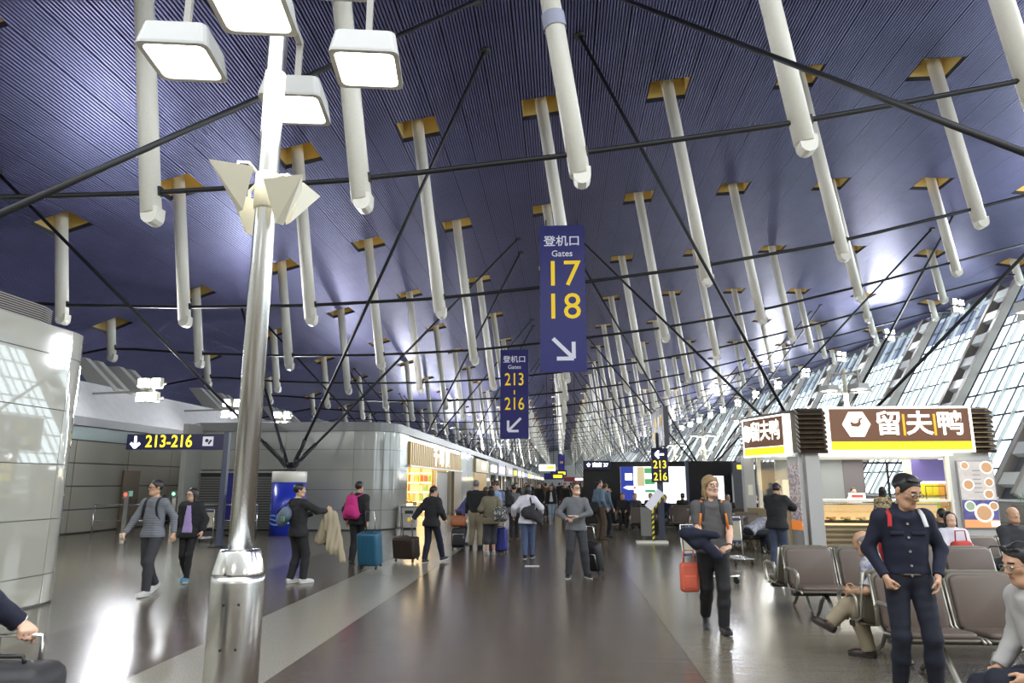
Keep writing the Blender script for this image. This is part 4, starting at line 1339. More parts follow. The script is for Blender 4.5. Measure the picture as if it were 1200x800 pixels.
def pad(w, h, th, r, M, c, seg=4, curve=0.0):
    """rounded rectangular cushion in local x-z, thickness along y, slightly curved"""
    mb = MB(); outl = []
    for qx, qz, b in ((1, 1, 0), (-1, 1, PI / 2), (-1, -1, PI), (1, -1, 3 * PI / 2)):
        for k in range(seg + 1):
            t = b + k * PI / 2 / seg
            outl.append((qx * (w / 2 - r) + r * math.cos(t), qz * (h / 2 - r) + r * math.sin(t)))
    n = len(outl); vs = []
    for (sc, y) in ((.93, -th / 2), (1, -th / 4), (1, th / 4), (.93, th / 2)):
        for x, z in outl: vs.append((x * sc, y + curve * (z / h) ** 2, z * (sc if sc == 1 else (h / 2 - (1 - sc) * w / 2) / (h / 2))))
    fs = [(k * n + i, k * n + (i + 1) % n, (k + 1) * n + (i + 1) % n, (k + 1) * n + i) for k in range(3) for i in range(n)]
    fs += [tuple(range(n - 1, -1, -1)), tuple(3 * n + i for i in range(n))]
    mb.add([tuple(M @ Vector(v) + Vector(c)) for v in vs], fs, True)
    return mb
# seat facing -y (towards its sitter's front)
Mb = Matrix.Rotation(math.radians(-14), 3, 'X')
I3 = Matrix.Identity(3)
back_me = pad(.60, .50, .055, .07, Mb, (0, .27, .62), curve=-.05).mesh('backrest', vinyl)
shell_me = pad(.64, .54, .03, .08, Mb, (0, .305, .62), curve=-.05).mesh('backrest_shell', shell_g)
Ms = Matrix.Rotation(math.radians(90 - 4), 3, 'X')
seat_me = pad(.60, .46, .06, .06, Ms, (0, -.02, .405)).mesh('seat', vinyl)
pan_me = pad(.64, .50, .03, .07, Ms, (0, -.02, .37)).mesh('seat_pan', shell_g)
frame_mes = []
for sx in (-.325, .325):
    fr = MB(); fr.tube([(sx, -.27, .37), (sx, -.22, .395), (sx, .15, .37), (sx, .24, .42), (sx, .27, .52), (sx, .37, .86)], .014, n=6)
    frame_mes.append(fr.mesh('seat_frame', alu))
ar = MB(); ar.tube([(0, .22, .42), (0, .22, .58), (0, .17, .63), (0, -.1, .63), (0, -.2, .6), (0, -.22, .55), (0, -.15, .4), (0, -.05, .36)], [.02] * 8, n=8)
arm_me2 = ar.mesh('armrest', alu)
lg = MB()
lg.tube([(0, .02, .33), (0, -.1, .24), (0, -.26, .06), (0, -.33, .02)], [.03, .028, .022, .022], n=8)
lg.tube([(0, .02, .33), (0, .14, .24), (0, .28, .06), (0, .34, .02)], [.03, .028, .022, .022], n=8)
leg_me = lg.mesh('leg', alu)


def bench(x, y, rz, n, label, back=True, group='rows of airport seats', legs=None, detail=True):
    """n seats facing local -y, left end at x=0; back=True adds a second row facing +y"""
    t = thing('beam_seating', label, 'seats', (x, y, 0), rz, group)
    L = n * PITCH
    MB().box((L / 2, .03, .33), (L, .07, .05)).build('beam', beam_b, t)
    if back: MB().box((L / 2, .83, .33), (L, .07, .05)).build('beam', beam_b, t)
    for side in range(2 if back else 1):
        for k in range(n):
            cx = PITCH * (k + .5)
            loc, r = ((cx, 0, 0), 0) if side == 0 else ((cx, .86, 0), PI)
            s = link('seat', seat_me, t, loc, r)
            if detail: link('seat_pan', pan_me, s)
            b = link('backrest', back_me, t, loc, r); link('backrest_shell', shell_me, b)
            for q_ in frame_mes: link('seat_frame', q_, t, loc, r)
        for k in range(n + 1):
            if k in (0, n) or k % 2 == 0:
                loc, r = ((PITCH * k, 0, 0), 0) if side == 0 else ((PITCH * k, .86, 0), PI)
                link('armrest', arm_me2, t, loc, r)
    for xx in (legs or (PITCH * .6, L - PITCH * .6)):
        link('leg', leg_me, t, (xx, 0, 0)); 
        if back: link('leg', leg_me, t, (xx, .86, 0), PI)
    return t
bench(2.93, 9.55, math.radians(2), 4, 'brown airport seats in the second row, before the kiosk corner post')
bench(2.92, 6.85, math.radians(1), 4, 'nearest brown airport seats, behind the man in denim')
bench(5.55, 11.6, math.radians(2), 4, 'brown airport seats where the bald man sits beside the kiosk poster')
bench(3.06, 5.15, math.radians(-90), 2, 'airport seat at the right bottom corner under the man in grey', back=False)
k = 0
for (x, y, rz, n, bk) in [(2.05, 27.0, -8, 4, True), (2.3, 24.2, -8, 2, False), (3.55, 24.0, -4, 4, True), (3.4, 27.6, -5, 4, True), (4.2, 20.6, -6, 4, True), (5.4, 24.4, -5, 4, True), (3.35, 18.6, 0, 3, True)]:
    bench(x, y, math.radians(rz), n, ['far brown seats just right of the leaflet board, under the screen', 'pair of far seats left of the leaflet board', 'far seats behind the long-haired man, under the white screen', 'furthest seats below the advertising wall', 'seats behind the long-haired man, beside the luggage trolley', 'far seats below the slate panel', 'seats beside the luggage trolley where a traveller lies'][k], bk, 'far rows of airport seats', detail=False); k += 1

# ================================================================ luggage trolleys
def trolley(x, y, rz, label):
    t = thing('luggage_trolley', label, 'trolley', (x, y, 0), rz, 'luggage trolleys')
    mb = MB(); mb.tube([(-.26, .3, .12), (-.27, .38, .5), (-.27, .42, .95), (.27, .42, .95), (.27, .38, .5), (.26, .3, .12)], .016, n=8); mb.build('trolley_frame', chrome, t)
    mb = MB(); mb.tube([(-.26, .3, .13), (-.2, -.5, .13), (.2, -.5, .13), (.26, .3, .13)], .016, n=8)
    for q in range(4): mb.cyl((-.2, -.4 + q * .2, .13), (.2, -.4 + q * .2, .13), .01, n=6)
    mb.build('platform', chrome, t)
    MB().box((0, .37, .66), (.5, .04, .42)).build('advert_board', mat('trolley_board', (.40, .37, .29), .4), t)
    MB().box((0, .35, .90), (.56, .05, .04)).build('handle', mat('trolley_blue', (.03, .05, .13), .4), t)
    MB().box((0, .35, .43), (.5, .05, .04)).build('bumper', MATS['trolley_blue'], t)
    for (wx, wy) in ((-.25, .32), (.25, .32), (-.18, -.48), (.18, -.48)):
        w = MB(); w.cyl((wx - .02, wy, .06), (wx + .02, wy, .06), .06, n=12); w.cyl((wx, wy, .1), (wx, wy, .14), .012, n=6); w.build('wheel', black_steel, t)
trolley(3.80, 16.15, math.radians(5), 'luggage trolley with beige board beside the kiosk customer')
trolley(2.62, 13.2, math.radians(30), 'luggage trolley partly hidden behind the long-haired man')
trolley(-10.4, 20.4, math.radians(200), 'luggage trolley in the left passage beside the signpost')

# ================================================================ suitcases and bags
def suitcase(x, y, rz, size, m, label, tilt=0.0, handle=.4, hm=None, wheels=True, soft=False, pos=True):
    w, d, h = size
    t = thing('suitcase', label, 'suitcase', (x, y, 0), rz)
    t.rotation_euler = (tilt, 0, rz)
    z0 = .06 if wheels else 0
    lift = abs(math.sin(tilt)) * d / 2
    t.location.z = lift * .8
    mb = MB(); mb.rbox((0, 0, z0 + h / 2), (w, d, h), .05 if not soft else .07); mb.build('case_shell', m, t)
    mb = MB()
    if soft:
        mb.rbox((0, -d / 2 - .01, z0 + h * .4), (w * .8, .05, h * .55), .02); mb.build('front_pocket', m, t)
        mb = MB(); mb.tube([(-w * .38, -d / 2 - .02, z0 + h * .2), (-w * .38, -d / 2 - .03, z0 + h * .7), (w * .38, -d / 2 - .03, z0 + h * .7), (w * .38, -d / 2 - .02, z0 + h * .2)], .006, n=5); mb.build('zip', chrome, t)
    else:
        for q in range(5):
            mb.box((-w * .36 + q * w * .18, -d / 2, z0 + h / 2), (w * .05, .015, h * .8))
        mb.build('rib', m, t)
    if handle:
        mb = MB(); mb.tube([(-w * .22, d * .3, z0 + h - .02), (-w * .22, d * .3, z0 + h + handle), (w * .22, d * .3, z0 + h + handle), (w * .22, d * .3, z0 + h - .02)], .011, n=6); mb.build('pull_handle', hm or chrome, t)
    mb = MB(); mb.tube([(-.08, 0, z0 + h), (-.07, 0, z0 + h + .03), (.07, 0, z0 + h + .03), (.08, 0, z0 + h)], .01, n=6); mb.build('top_handle', black_steel, t)
    if wheels:
        for sx in (-1, 1):
            for sy in (-1, 1):
                q = MB(); q.cyl((sx * w * .38 - .015, sy * d * .35, .03), (sx * w * .38 + .015, sy * d * .35, .03), .03, n=10); q.cyl((sx * w * .38, sy * d * .35, .03), (sx * w * .38, sy * d * .35, .09), .012, n=6); q.build('wheel', black_steel, t)
    return t
dk_nylon = mat('nylon_black', (.012, .012, .014), .6, bump=.2, bscale=60)
suitcase(-3.87, 14.55, math.radians(-14), (.46, .28, .66), mat('case_teal', (.02, .10, .17), .4), 'teal blue suitcase pulled by the man with the pink backpack', .18, .4)
suitcase(-3.42, 15.9, math.radians(-20), (.56, .3, .46), mat('case_brown', (.03, .018, .012), .45), 'small black-brown cabin case pulled by the woman in black', .16, .5)
suitcase(-1.55, 17.9, math.radians(-12), (.42, .26, .56), mat('case_royal', (.03, .035, .22), .4), 'royal blue upright suitcase with a raised handle beside the olive jacket', 0, .52)
suitcase(-2.68, 18.7, math.radians(5), (.36, .26, .5), dk_nylon, 'black case standing under a brown bag in the shop queue', 0, 0, soft=True)
suitcase(.62, 14.0, math.radians(-30), (.40, .26, .52), dk_nylon, 'black wheeled case behind the man in the grey sweater', .3, .3, soft=True)
suitcase(-2.44, 3.12, math.radians(6), (.44, .28, .88), dk_nylon, 'black soft suitcase in the bottom left corner held by the cropped traveller', 0, .10, soft=True)


def bag(x, y, z, rz, size, m, label, straps=True, name='handbag'):
    t = thing(name, label, 'bag', (x, y, z), rz)
    w, d, h = size
    mb = MB(); mb.rbox((0, 0, h / 2), (w, d, h), min(w, d, h) * .45); mb.build('bag_body', m, t)
    mb = MB(); mb.rbox((0, -d * .42, h * .35), (w * .7, d * .3, h * .45), .03); mb.build('front_pocket', m, t)
    if straps:
        mb = MB(); mb.tube([(-w * .3, 0, h * .9), (-w * .25, 0, h + .14), (w * .25, 0, h + .14), (w * .3, 0, h * .9)], .01, n=6); mb.build('carry_strap', m, t)
    return t
bag(-2.7, 18.75, .57, 0, (.42, .22, .3), mat('leather_tan', (.33, .11, .04), .5), 'tan brown bag lying on the black case in the queue')
bag(-4.86, 15.0, .42, .1, (.42, .24, .26), mat('leather_brown', (.07, .04, .025), .5), 'brown duffle bag carried low by the man with the pink backpack', name='duffle_bag')
b_ = bag(1.52, 8.85, .44, .15, (.23, .10, .34), mat('bag_coral', (.62, .12, .07), .5), 'coral red shopping bag hanging from the long-haired man arm', name='shopping_bag')
bag(6.55, 11.3, .44, 0, (.62, .3, .2), dk_nylon, 'black holdall lying on the seats beside the bald man', name='holdall')
bag(-1.45, 17.2, .8, .4, (.34, .16, .34), print_mat('bag_print', (.05, .05, .05), (.4, .4, .38), (.12, .12, .12), 30), 'patterned grey bag hanging at the olive jacket hip')
t = thing('leaflet', 'small pale leaflet lying on the dark floor near the centre', 'paper', (-.62, 15.2, .004)); MB().box((0, 0, .002), (.3, .2, .004)).build('sheet', white_paint, t)
# ================================================================ people: continuous surfaces grown from a posed skeleton (signed distance -> surface nets)
F32 = np.float32


def V3(*a): return np.array(a, dtype=np.float64)
def nrm_(v):
    l = np.linalg.norm(v)
    return v / l if l > 1e-9 else v


class Field:
    """union of tapered capsules and ellipsoids on a regular grid"""

    def __init__(s, k=0.03):
        s.p = []; s.k = k

    def cap(s, a, b, ra, rb, k=None, cut=None, sub=False, flat=None):
        s.p.append(('c', np.array(a, float), np.array(b, float), ra, rb, k, cut, sub, flat)); return s

    def ell(s, c, r, R=None, k=None, cut=None, sub=False):
        s.p.append(('e', np.array(c, float), np.array(r, float), R if R is not None else np.eye(3), None, k, cut, sub, None)); return s

    def grow(s, g):
        """a copy with every primitive swollen by g"""
        f = Field(s.k)
        for t, a, b, c, d, k, cut, sub, fl in s.p:
            f.p.append((t, a, b, c + g, d + g, k, cut, sub, fl) if t == 'c' else (t, a, b + g, c, d, k, cut, sub, fl))
        return f

    def surface(s, h, wr=0.0, clip=None, seed=0, fold=False):
        lo = np.full(3, 1e9); hi = -lo
        for q in s.p:
            if q[7]: continue
            if q[0] == 'c':
                r = max(q[3], q[4]); l = np.minimum(q[1], q[2]) - r; u = np.maximum(q[1], q[2]) + r
            else:
                r = np.abs(q[3]) @ q[2]; l = q[1] - r; u = q[1] + r
            lo = np.minimum(lo, l); hi = np.maximum(hi, u)
        lo -= 3 * h; hi += 3 * h
        n = np.ceil((hi - lo) / h).astype(int) + 1
        D = np.full(n, 0.08, F32)
        ax = [(lo[i] + h * np.arange(n[i])).astype(F32) for i in range(3)]
        for (t, a, b, c, d, k, cut, sub, fl) in s.p:
            kk = s.k if k is None else k
            mg = kk + 0.03 + (wr * 2)
            if t == 'c':
                r = max(c, d); l = np.minimum(a, b) - r - mg; u = np.maximum(a, b) + r + mg
            else:
                r = np.abs(c) @ b; l = a - r - mg; u = a + r + mg
            i0 = np.maximum(0, np.floor((l - lo) / h).astype(int)); i1 = np.minimum(n, np.ceil((u - lo) / h).astype(int) + 1)
            if (i1 <= i0).any(): continue
            sl_ = tuple(slice(i0[i], i1[i]) for i in range(3))
            X = ax[0][sl_[0]][:, None, None]; Y = ax[1][sl_[1]][None, :, None]; Z = ax[2][sl_[2]][None, None, :]
            if t == 'c':
                ab = b - a; L2 = max(float(ab @ ab), 1e-9)
                px, py, pz = X - F32(a[0]), Y - F32(a[1]), Z - F32(a[2])
                tt = np.clip((px * F32(ab[0]) + py * F32(ab[1]) + pz * F32(ab[2])) / F32(L2), 0, 1)
                dx = px - tt * F32(ab[0]); dy = py - tt * F32(ab[1]); dz = pz - tt * F32(ab[2])
                if fl is not None:      # flatten the section along one direction
                    fd, ff = fl
                    m = dx * F32(fd[0]) + dy * F32(fd[1]) + dz * F32(fd[2])
                    g = F32(1 / ff - 1)
                    dx = dx + m * g * F32(fd[0]); dy = dy + m * g * F32(fd[1]); dz = dz + m * g * F32(fd[2])
                dd = np.sqrt(dx * dx + dy * dy + dz * dz) - (F32(c) + tt * F32(d - c))
                if fl is not None: dd = dd * F32(min(1, ff * 1.3))
            else:
                px, py, pz = X - F32(a[0]), Y - F32(a[1]), Z - F32(a[2])
                Ri = c.T
                q = [(px * F32(Ri[i, 0]) + py * F32(Ri[i, 1]) + pz * F32(Ri[i, 2])) / F32(b[i]) for i in range(3)]
                q2 = [x / F32(b[i]) for i, x in enumerate(q)]
                k0 = np.sqrt(q[0] ** 2 + q[1] ** 2 + q[2] ** 2); k1 = np.sqrt(q2[0] ** 2 + q2[1] ** 2 + q2[2] ** 2)
                dd = k0 * (k0 - 1) / np.maximum(k1, 1e-6)
            if cut:
                for (cp, cn) in cut:
                    pl = (X - F32(cp[0])) * F32(cn[0]) + (Y - F32(cp[1])) * F32(cn[1]) + (Z - F32(cp[2])) * F32(cn[2])
                    dd = np.maximum(dd, pl)
            cur = D[sl_]
            if sub:
                D[sl_] = np.maximum(cur, -dd)
            else:
                hh = np.maximum(kk - np.abs(cur - dd), 0) / kk
                D[sl_] = np.minimum(cur, dd) - hh * hh * kk * F32(.25)
        if wr:
            X = ax[0][:, None, None]; Y = ax[1][None, :, None]; Z = ax[2][None, None, :]
            o = seed * 1.7
            if fold:
                D += F32(wr) * (np.sin(X * 62 + Y * 47 + 1.5 * np.sin(Z * 7 + o)) + .5 * np.sin(X * 110 - Y * 60 + Z * 6 + o)).astype(F32)
            else:
                n1 = np.sin(X * 19 + Z * 33 + 2.2 * np.sin(Y * 11 + Z * 7 + o)); n2 = np.sin(Y * 23 - Z * 27 + X * 15 + o + 2 * np.sin(X * 12 - Z * 5))
                D += F32(wr) * (n1 * n2 + .35 * np.sin(Z * 58 + X * 31 + 3 * np.sin(Y * 17 + o)) * n2).astype(F32)
        if clip:
            X = ax[0][:, None, None]; Y = ax[1][None, :, None]; Z = ax[2][None, None, :]
            for (cp, cn) in clip:
                D = np.maximum(D, (X - F32(cp[0])) * F32(cn[0]) + (Y - F32(cp[1])) * F32(cn[1]) + (Z - F32(cp[2])) * F32(cn[2]))
        return nets(D, lo, h)


def nets(D, lo, h):
    S = D < 0
    c = [S[i:S.shape[0] - 1 + i, j:S.shape[1] - 1 + j, k:S.shape[2] - 1 + k] for i in (0, 1) for j in (0, 1) for k in (0, 1)]
    cnt = sum(x.astype(np.int8) for x in c)
    I = np.argwhere((cnt > 0) & (cnt < 8))
    if len(I) == 0: return None
    idx = np.full(cnt.shape, -1, np.int32); idx[I[:, 0], I[:, 1], I[:, 2]] = np.arange(len(I))
    acc = np.zeros((len(I), 3)); w = np.zeros(len(I))
    cor = [(i, j, k) for i in (0, 1) for j in (0, 1) for k in (0, 1)]
    vals = {q: D[I[:, 0] + q[0], I[:, 1] + q[1], I[:, 2] + q[2]] for q in cor}
    for q in cor:
        for axx in range(3):
            if q[axx]: continue
            r = list(q); r[axx] = 1; r = tuple(r)
            a, b = vals[q], vals[r]; m = (a < 0) != (b < 0)
            t = np.where(m, a / np.where(np.abs(a - b) < 1e-9, 1, a - b), 0)
            for i in range(3):
                acc[:, i] += np.where(m, q[i] + (t if i == axx else 0), 0)
            w += m
    P = (I + acc / w[:, None]) * h + lo
    quads = []
    for axx in range(3):
        o = [1, 1, 1]; o[axx] = 0
        sl0 = [slice(o[i], D.shape[i] - 1) for i in range(3)]
        sl1 = list(sl0); sl1[axx] = slice(1, D.shape[axx])
        sl0[axx] = slice(0, D.shape[axx] - 1)
        A = S[tuple(sl0)]; B = S[tuple(sl1)]
        E = np.argwhere(A != B); 
        if len(E) == 0: continue
        sgn = A[E[:, 0], E[:, 1], E[:, 2]]
        u, v = [(1, 2), (2, 0), (0, 1)][axx]
        base = E.copy()      # index of vertex grid point, minus offset o -> cell coordinates
        du = np.zeros(3, int); du[u] = 1; dv = np.zeros(3, int); dv[v] = 1
        g = lambda e: idx[e[:, 0], e[:, 1], e[:, 2]]
        c00 = g(base); c10 = g(base + du); c11 = g(base + du + dv); c01 = g(base + dv)
        q = np.stack([c00, c10, c11, c01], 1)
        q[~sgn] = q[~sgn][:, ::-1]
        quads.append(q)
    Q = np.concatenate(quads)
    Q = Q[(Q >= 0).all(1)]
    return P, Q


def np_mesh(name, P, Q, m):
    me = bpy.data.meshes.new(name)
    me.vertices.add(len(P)); me.vertices.foreach_set('co', P.astype(F32).ravel())
    me.loops.add(len(Q) * 4); me.loops.foreach_set('vertex_index', Q.astype(np.int32).ravel())
    me.polygons.add(len(Q)); me.polygons.foreach_set('loop_start', np.arange(0, len(Q) * 4, 4, dtype=np.int32))
    me.polygons.foreach_set('loop_total', np.full(len(Q), 4, np.int32))
    for x in (m if isinstance(m, (list, tuple)) else [m]): me.materials.append(x)
    me.update(calc_edges=True)
    me.polygons.foreach_set('use_smooth', np.ones(len(Q), bool))
    return me


def rot(axis, deg):
    a = math.radians(deg); c, s_ = math.cos(a), math.sin(a)
    return {'x': np.array([[1, 0, 0], [0, c, -s_], [0, s_, c]]), 'y': np.array([[c, 0, s_], [0, 1, 0], [-s_, 0, c]]), 'z': np.array([[c, -s_, 0], [s_, c, 0], [0, 0, 1]])}[axis]


def ik(a, t, l1, l2, pole):
    """joint between a and target t, bent towards pole; returns (mid, end)"""
    d = t - a; L = np.linalg.norm(d)
    if L > (l1 + l2) * .998:
        t = a + d / L * (l1 + l2) * .998; d = t - a; L = np.linalg.norm(d)
    u = d / L; x = (l1 * l1 - l2 * l2 + L * L) / (2 * L); y = math.sqrt(max(l1 * l1 - x * x, 0))
    p = pole - u * (pole @ u); p = nrm_(p)
    return a + u * x + p * y, t

SKIN = {'a': mat('skin_tan', (.50, .29, .18), .5), 'b': mat('skin_fair', (.60, .37, .26), .5), 'c': mat('skin_brown', (.38, .2, .12), .5)}
HAIRC = {'black': mat('hair_black', (.010, .009, .009), .45), 'brown': mat('hair_brown', (.06, .03, .015), .45), 'blond': mat('hair_blond', (.26, .17, .08), .5), 'grey': mat('hair_grey', (.16, .155, .15), .5)}
lipm = mat('lip', (.40, .15, .12), .5); eyem = mat('eye_white', (.7, .68, .65), .3); irism = mat('iris_dark', (.015, .01, .008), .2); browm = mat('eyebrow', (.02, .014, .01), .7)
CLOTH = {}


def cloth(name, c, rough=.85, **k):
    return mat('cloth_' + name, c, rough, bump=.15, bscale=150, **k)


def hand(f, w, d, up, side, curl=.35, k=.006, sc=1.0, coarse=False, grip=None):
    """hand prims: wrist w, pointing d, palm normal up (palm faces -up), side=+1/-1 where the thumb leaves"""
    d = nrm_(d); up = nrm_(up - d * (up @ d)); sd = np.cross(d, up) * side      # towards the thumb
    pc = w + d * .05 * sc
    mf = .2 if coarse else 0
    # palm: flat capsules fanning to the knuckles
    for i, o in enumerate((.030, .010, -.011, -.030)):
        f.cap(w + d * .008, w + d * .082 * sc + sd * o * sc, .017 * sc, .0125 * sc, k=.012)
    f.cap(w + d * .02 + sd * .018, w + d * .06 * sc + sd * .034 * sc, .016 * sc, .013 * sc, k=.012)
    for i, (o, L) in enumerate(((.031, .070), (.0105, .079), (-.0105, .073), (-.031, .058))):
        p = w + d * .085 * sc + sd * o * sc; dr = nrm_(d + sd * o * 2.2)
        r = .0088 * sc
        c = curl * (1 + .12 * i) if grip is None else grip
        a = 0
        for j, seg in enumerate((.44, .31, .25)):
            a += c * (62 if j == 0 else 75)
            ca, sa = math.cos(math.radians(a)), math.sin(math.radians(a))
            q = p + (dr * ca - up * sa) * L * seg * sc
            f.cap(p, q, r, r * .93, k=k); p = q; r *= .93
    # thumb leaves the side of the palm near its base
    t0 = w + d * .025 * sc + sd * .022 * sc
    t1 = t0 + nrm_(d * .65 + sd * .75 - up * .35) * .045 * sc
    t2 = t1 + nrm_(d * .9 + sd * (.3 - curl * .5) - up * (.3 + curl * .8)) * .033 * sc
    t3 = t2 + nrm_(d * .95 + sd * (.05 - curl * .8) - up * (.35 + curl)) * .026 * sc
    f.cap(t0, t1, .0145 * sc, .0115 * sc, k=.01); f.cap(t1, t2, .0112 * sc, .010 * sc, k=k); f.cap(t2, t3, .010 * sc, .0088 * sc, k=k)


pcount = {}


def person(pos, facing, label, H=1.72, pelvis=None, lean=0, side=0, twist=0, head=(0, 0, 0), ank=None, footp=(0, 0), footy=(8, 8), knee=None,
           wr=None, pole=None, hd=None, hup=None, curl=(.35, .35), skin='a', hair=('short', 'black'), top=None, inner=None, bottom=None, shoes=None,
           res=.012, female=False, build=1.0, sleeves=1.0, extras=(), group=None, coat_open=False, glasses=None, beard=False, seated=False, z0=0.0, label_parts=None, scarf=None, bare_arm=False, hsc=1.03):
    """figure facing local +y. ank/wr: targets (left, right) in local metres; left is -x."""
    s = H / 1.75
    root = thing('person', label, 'person', (pos[0], pos[1], z0), math.radians(facing), group)
    pel = np.array(pelvis if pelvis else (0, 0, .93 * s))
    Rt = rot('z', twist) @ rot('x', -lean) @ rot('y', side)
    hw = (.088 if not female else .092) * s
    sw = (.160 if not female else .142) * s * (1 + (build - 1) * .5)
    up = Rt @ V3(0, 0, 1); rt = Rt @ V3(1, 0, 0); fw = Rt @ V3(0, 1, 0)
    Rp = rot('z', twist * .3)
    hips = [pel + Rp @ V3(-hw, 0, -.02 * s), pel + Rp @ V3(hw, 0, -.02 * s)]
    chest = pel + up * .33 * s + fw * .005
    neck = pel + up * .535 * s - fw * .01
    sh = [pel + up * .475 * s - rt * sw, pel + up * .475 * s + rt * sw]
    # head
    hy, hp, hr = head
    Rh = Rt @ rot('z', hy) @ rot('x', -hp) @ rot('y', hr) if not isinstance(head, np.ndarray) else head
    hu, hf, hx = Rh @ V3(0, 0, 1), Rh @ V3(0, 1, 0), Rh @ V3(1, 0, 0)
    skull = neck + (up * .5 + hu * .5) * .10 * s + hf * .018 * s      # base of the skull
    hc = skull + hu * .062 * s
    g = s * .98 * hsc
    thl, shl = .43 * s, .415 * s
    ank = ank or ((-.09, .0), (.09, 0))
    A = []; K = []
    for i in (0, 1):
        a = ank[i]
        a = np.array(a if len(a) == 3 else (a[0], a[1], .085 * s), float)
        pol = V3(0, 1, .1) if knee is None else np.array(knee[i], float)
        k_, e_ = ik(hips[i], a, thl, shl, pol)
        K.append(k_); A.append(e_)
    # arms
    uar, far_ = .285 * s, .25 * s
    if wr is None: wr = (None, None)
    W = []; E = []; HD = []; HU = []
    for i in (0, 1):
        sg_ = -1 if i == 0 else 1
        t = wr[i]
        if t is None: t = sh[i] + rt * sg_ * .07 + fw * .05 * s - up * .52 * s
        else: t = np.array(t, float)
        pl = (rt * sg_ * .5 - fw) if (pole is None or pole[i] is None) else np.array(pole[i], float)
        e_, w_ = ik(sh[i], t, uar, far_, pl)
        E.append(e_); W.append(w_)
        d_ = nrm_(w_ - e_) if (hd is None or hd[i] is None) else nrm_(np.array(hd[i], float))
        HD.append(d_)
        HU.append(rt * sg_ if (hup is None or hup[i] is None) else np.array(hup[i], float))
    B = build
    # ---------------- body
    f = Field(.03)
    tw = (1.0 if not female else .9)
    FL = (fw, .68)
    def torso(F, g_=0.0, k=None, waist=True, lo_=0.0, cT=None):
        F.cap(pel + up * lo_ * s - rt * .045 * s, pel + up * lo_ * s + rt * .045 * s, (.112 + g_) * B, (.112 + g_) * B, k=.05, flat=(fw, .85), cut=cT)
        F.cap(pel + up * .1 * s - rt * .03 * s, pel + up * .22 * s + rt * .0 * s, (.108 * tw + g_) * B, (.112 * tw + g_) * B, k=.05, flat=(fw, .8), cut=cT)
        F.cap(pel + up * .1 * s + rt * .03 * s, pel + up * .22 * s, (.108 * tw + g_) * B, (.112 * tw + g_) * B, k=.05, flat=(fw, .8), cut=cT)
        F.cap(pel + up * .20 * s - rt * .05 * s, chest - rt * .07 * s + up * .03 * s, (.092 * tw + g_) * B, (.097 + g_) * B, k=.06, flat=(fw, .85), cut=cT)
        F.cap(pel + up * .20 * s + rt * .05 * s, chest + rt * .07 * s + up * .03 * s, (.092 * tw + g_) * B, (.097 + g_) * B, k=.06, flat=(fw, .85), cut=cT)
        F.cap(sh[0] - up * .02 * s, sh[1] - up * .02 * s, .055 * s + g_, .055 * s + g_, k=.05, cut=cT)
        if cT: pass
        F.cap(sh[0] * .5 + sh[1] * .5 + up * .0, neck - up * .01 * s, .08 * s + g_, .062 * s + g_ * .6, k=.05, cut=cT)
    torso(f)
    for i in (0, 1):
        f.cap(hips[i], K[i], .084 * s * B, .056 * s, k=.04); f.cap(K[i], K[i] * .6 + A[i] * .4, .054 * s, .055 * s, k=.03); f.cap(K[i] * .6 + A[i] * .4, A[i], .054 * s, .036 * s, k=.03)
        f.cap(sh[i], E[i], .048 * s, .037 * s, k=.035); f.cap(E[i], E[i] * .65 + W[i] * .35, .037 * s, .037 * s, k=.02); f.cap(E[i] * .65 + W[i] * .35, W[i], .037 * s, .024 * s, k=.02)
    f.cap(neck - up * .04 * s, skull + hu * .02 * s, .056 * s, .052 * s, k=.03)
    # head
    def hp_(x, y, z): return hc + (hx * x + hf * y + hu * z) * g
    f.ell(hp_(0, -.012, .035), V3(.077, .096, .082) * g, Rh, k=.02)
    f.ell(hp_(0, .012, -.01), V3(.066, .082, .088) * g, Rh, k=.02)
    f.cap(hp_(-.022, .05, -.088), hp_(.022, .05, -.088), .030 * g, .030 * g, k=.03)
    f.cap(hp_(-.045, .0, -.062), hp_(-.02, .06, -.092), .024 * g, .022 * g, k=.03); f.cap(hp_(.045, .0, -.062), hp_(.02, .06, -.092), .024 * g, .022 * g, k=.03)
    f.ell(hp_(0, .058, -.05), V3(.034, .03, .034) * g, Rh, k=.02)
    f.cap(hp_(-.03, .072, .028), hp_(.03, .072, .028), .016 * g, .016 * g, k=.014)          # brow
    f.cap(hp_(-.045, .055, -.016), hp_(-.03, .066, -.02), .018 * g, .015 * g, k=.02); f.cap(hp_(.045, .055, -.016), hp_(.03, .066, -.02), .018 * g, .015 * g, k=.02)
    fine = res < .009
    f.cap(hp_(0, .086, .016), hp_(0, .106, -.022), .0085 * g, .0125 * g, k=.01)             # nose
    f.cap(hp_(-.011, .095, -.027), hp_(.011, .095, -.027), .008 * g, .008 * g, k=.008)
    if fine:
        for sx in (-1, 1):
            f.ell(hp_(sx * .031, .098, .006), V3(.016, .014, .011) * g, Rh, k=.01, sub=True)
            f.ell(hp_(sx * .031, .080, .006), V3(.0135, .0115, .0105) * g, Rh, k=.004)
        f.cap(hp_(-.017, .084, -.054), hp_(.017, .084, -.054), .0062 * g, .0062 * g, k=.004)
        f.cap(hp_(-.014, .082, -.064), hp_(.014, .082, -.064), .0072 * g, .0072 * g, k=.004)
    f.ell(hp_(0, .07, -.096), V3(.018, .015, .014) * g, Rh, k=.015)
    for sx in (-1, 1):
        f.ell(hp_(sx * .076, -.008, -.004), V3(.012, .019, .032) * g, Rh @ rot('z', sx * 20), k=.006)
    hs = s * (1.0 if fine else 1.12)
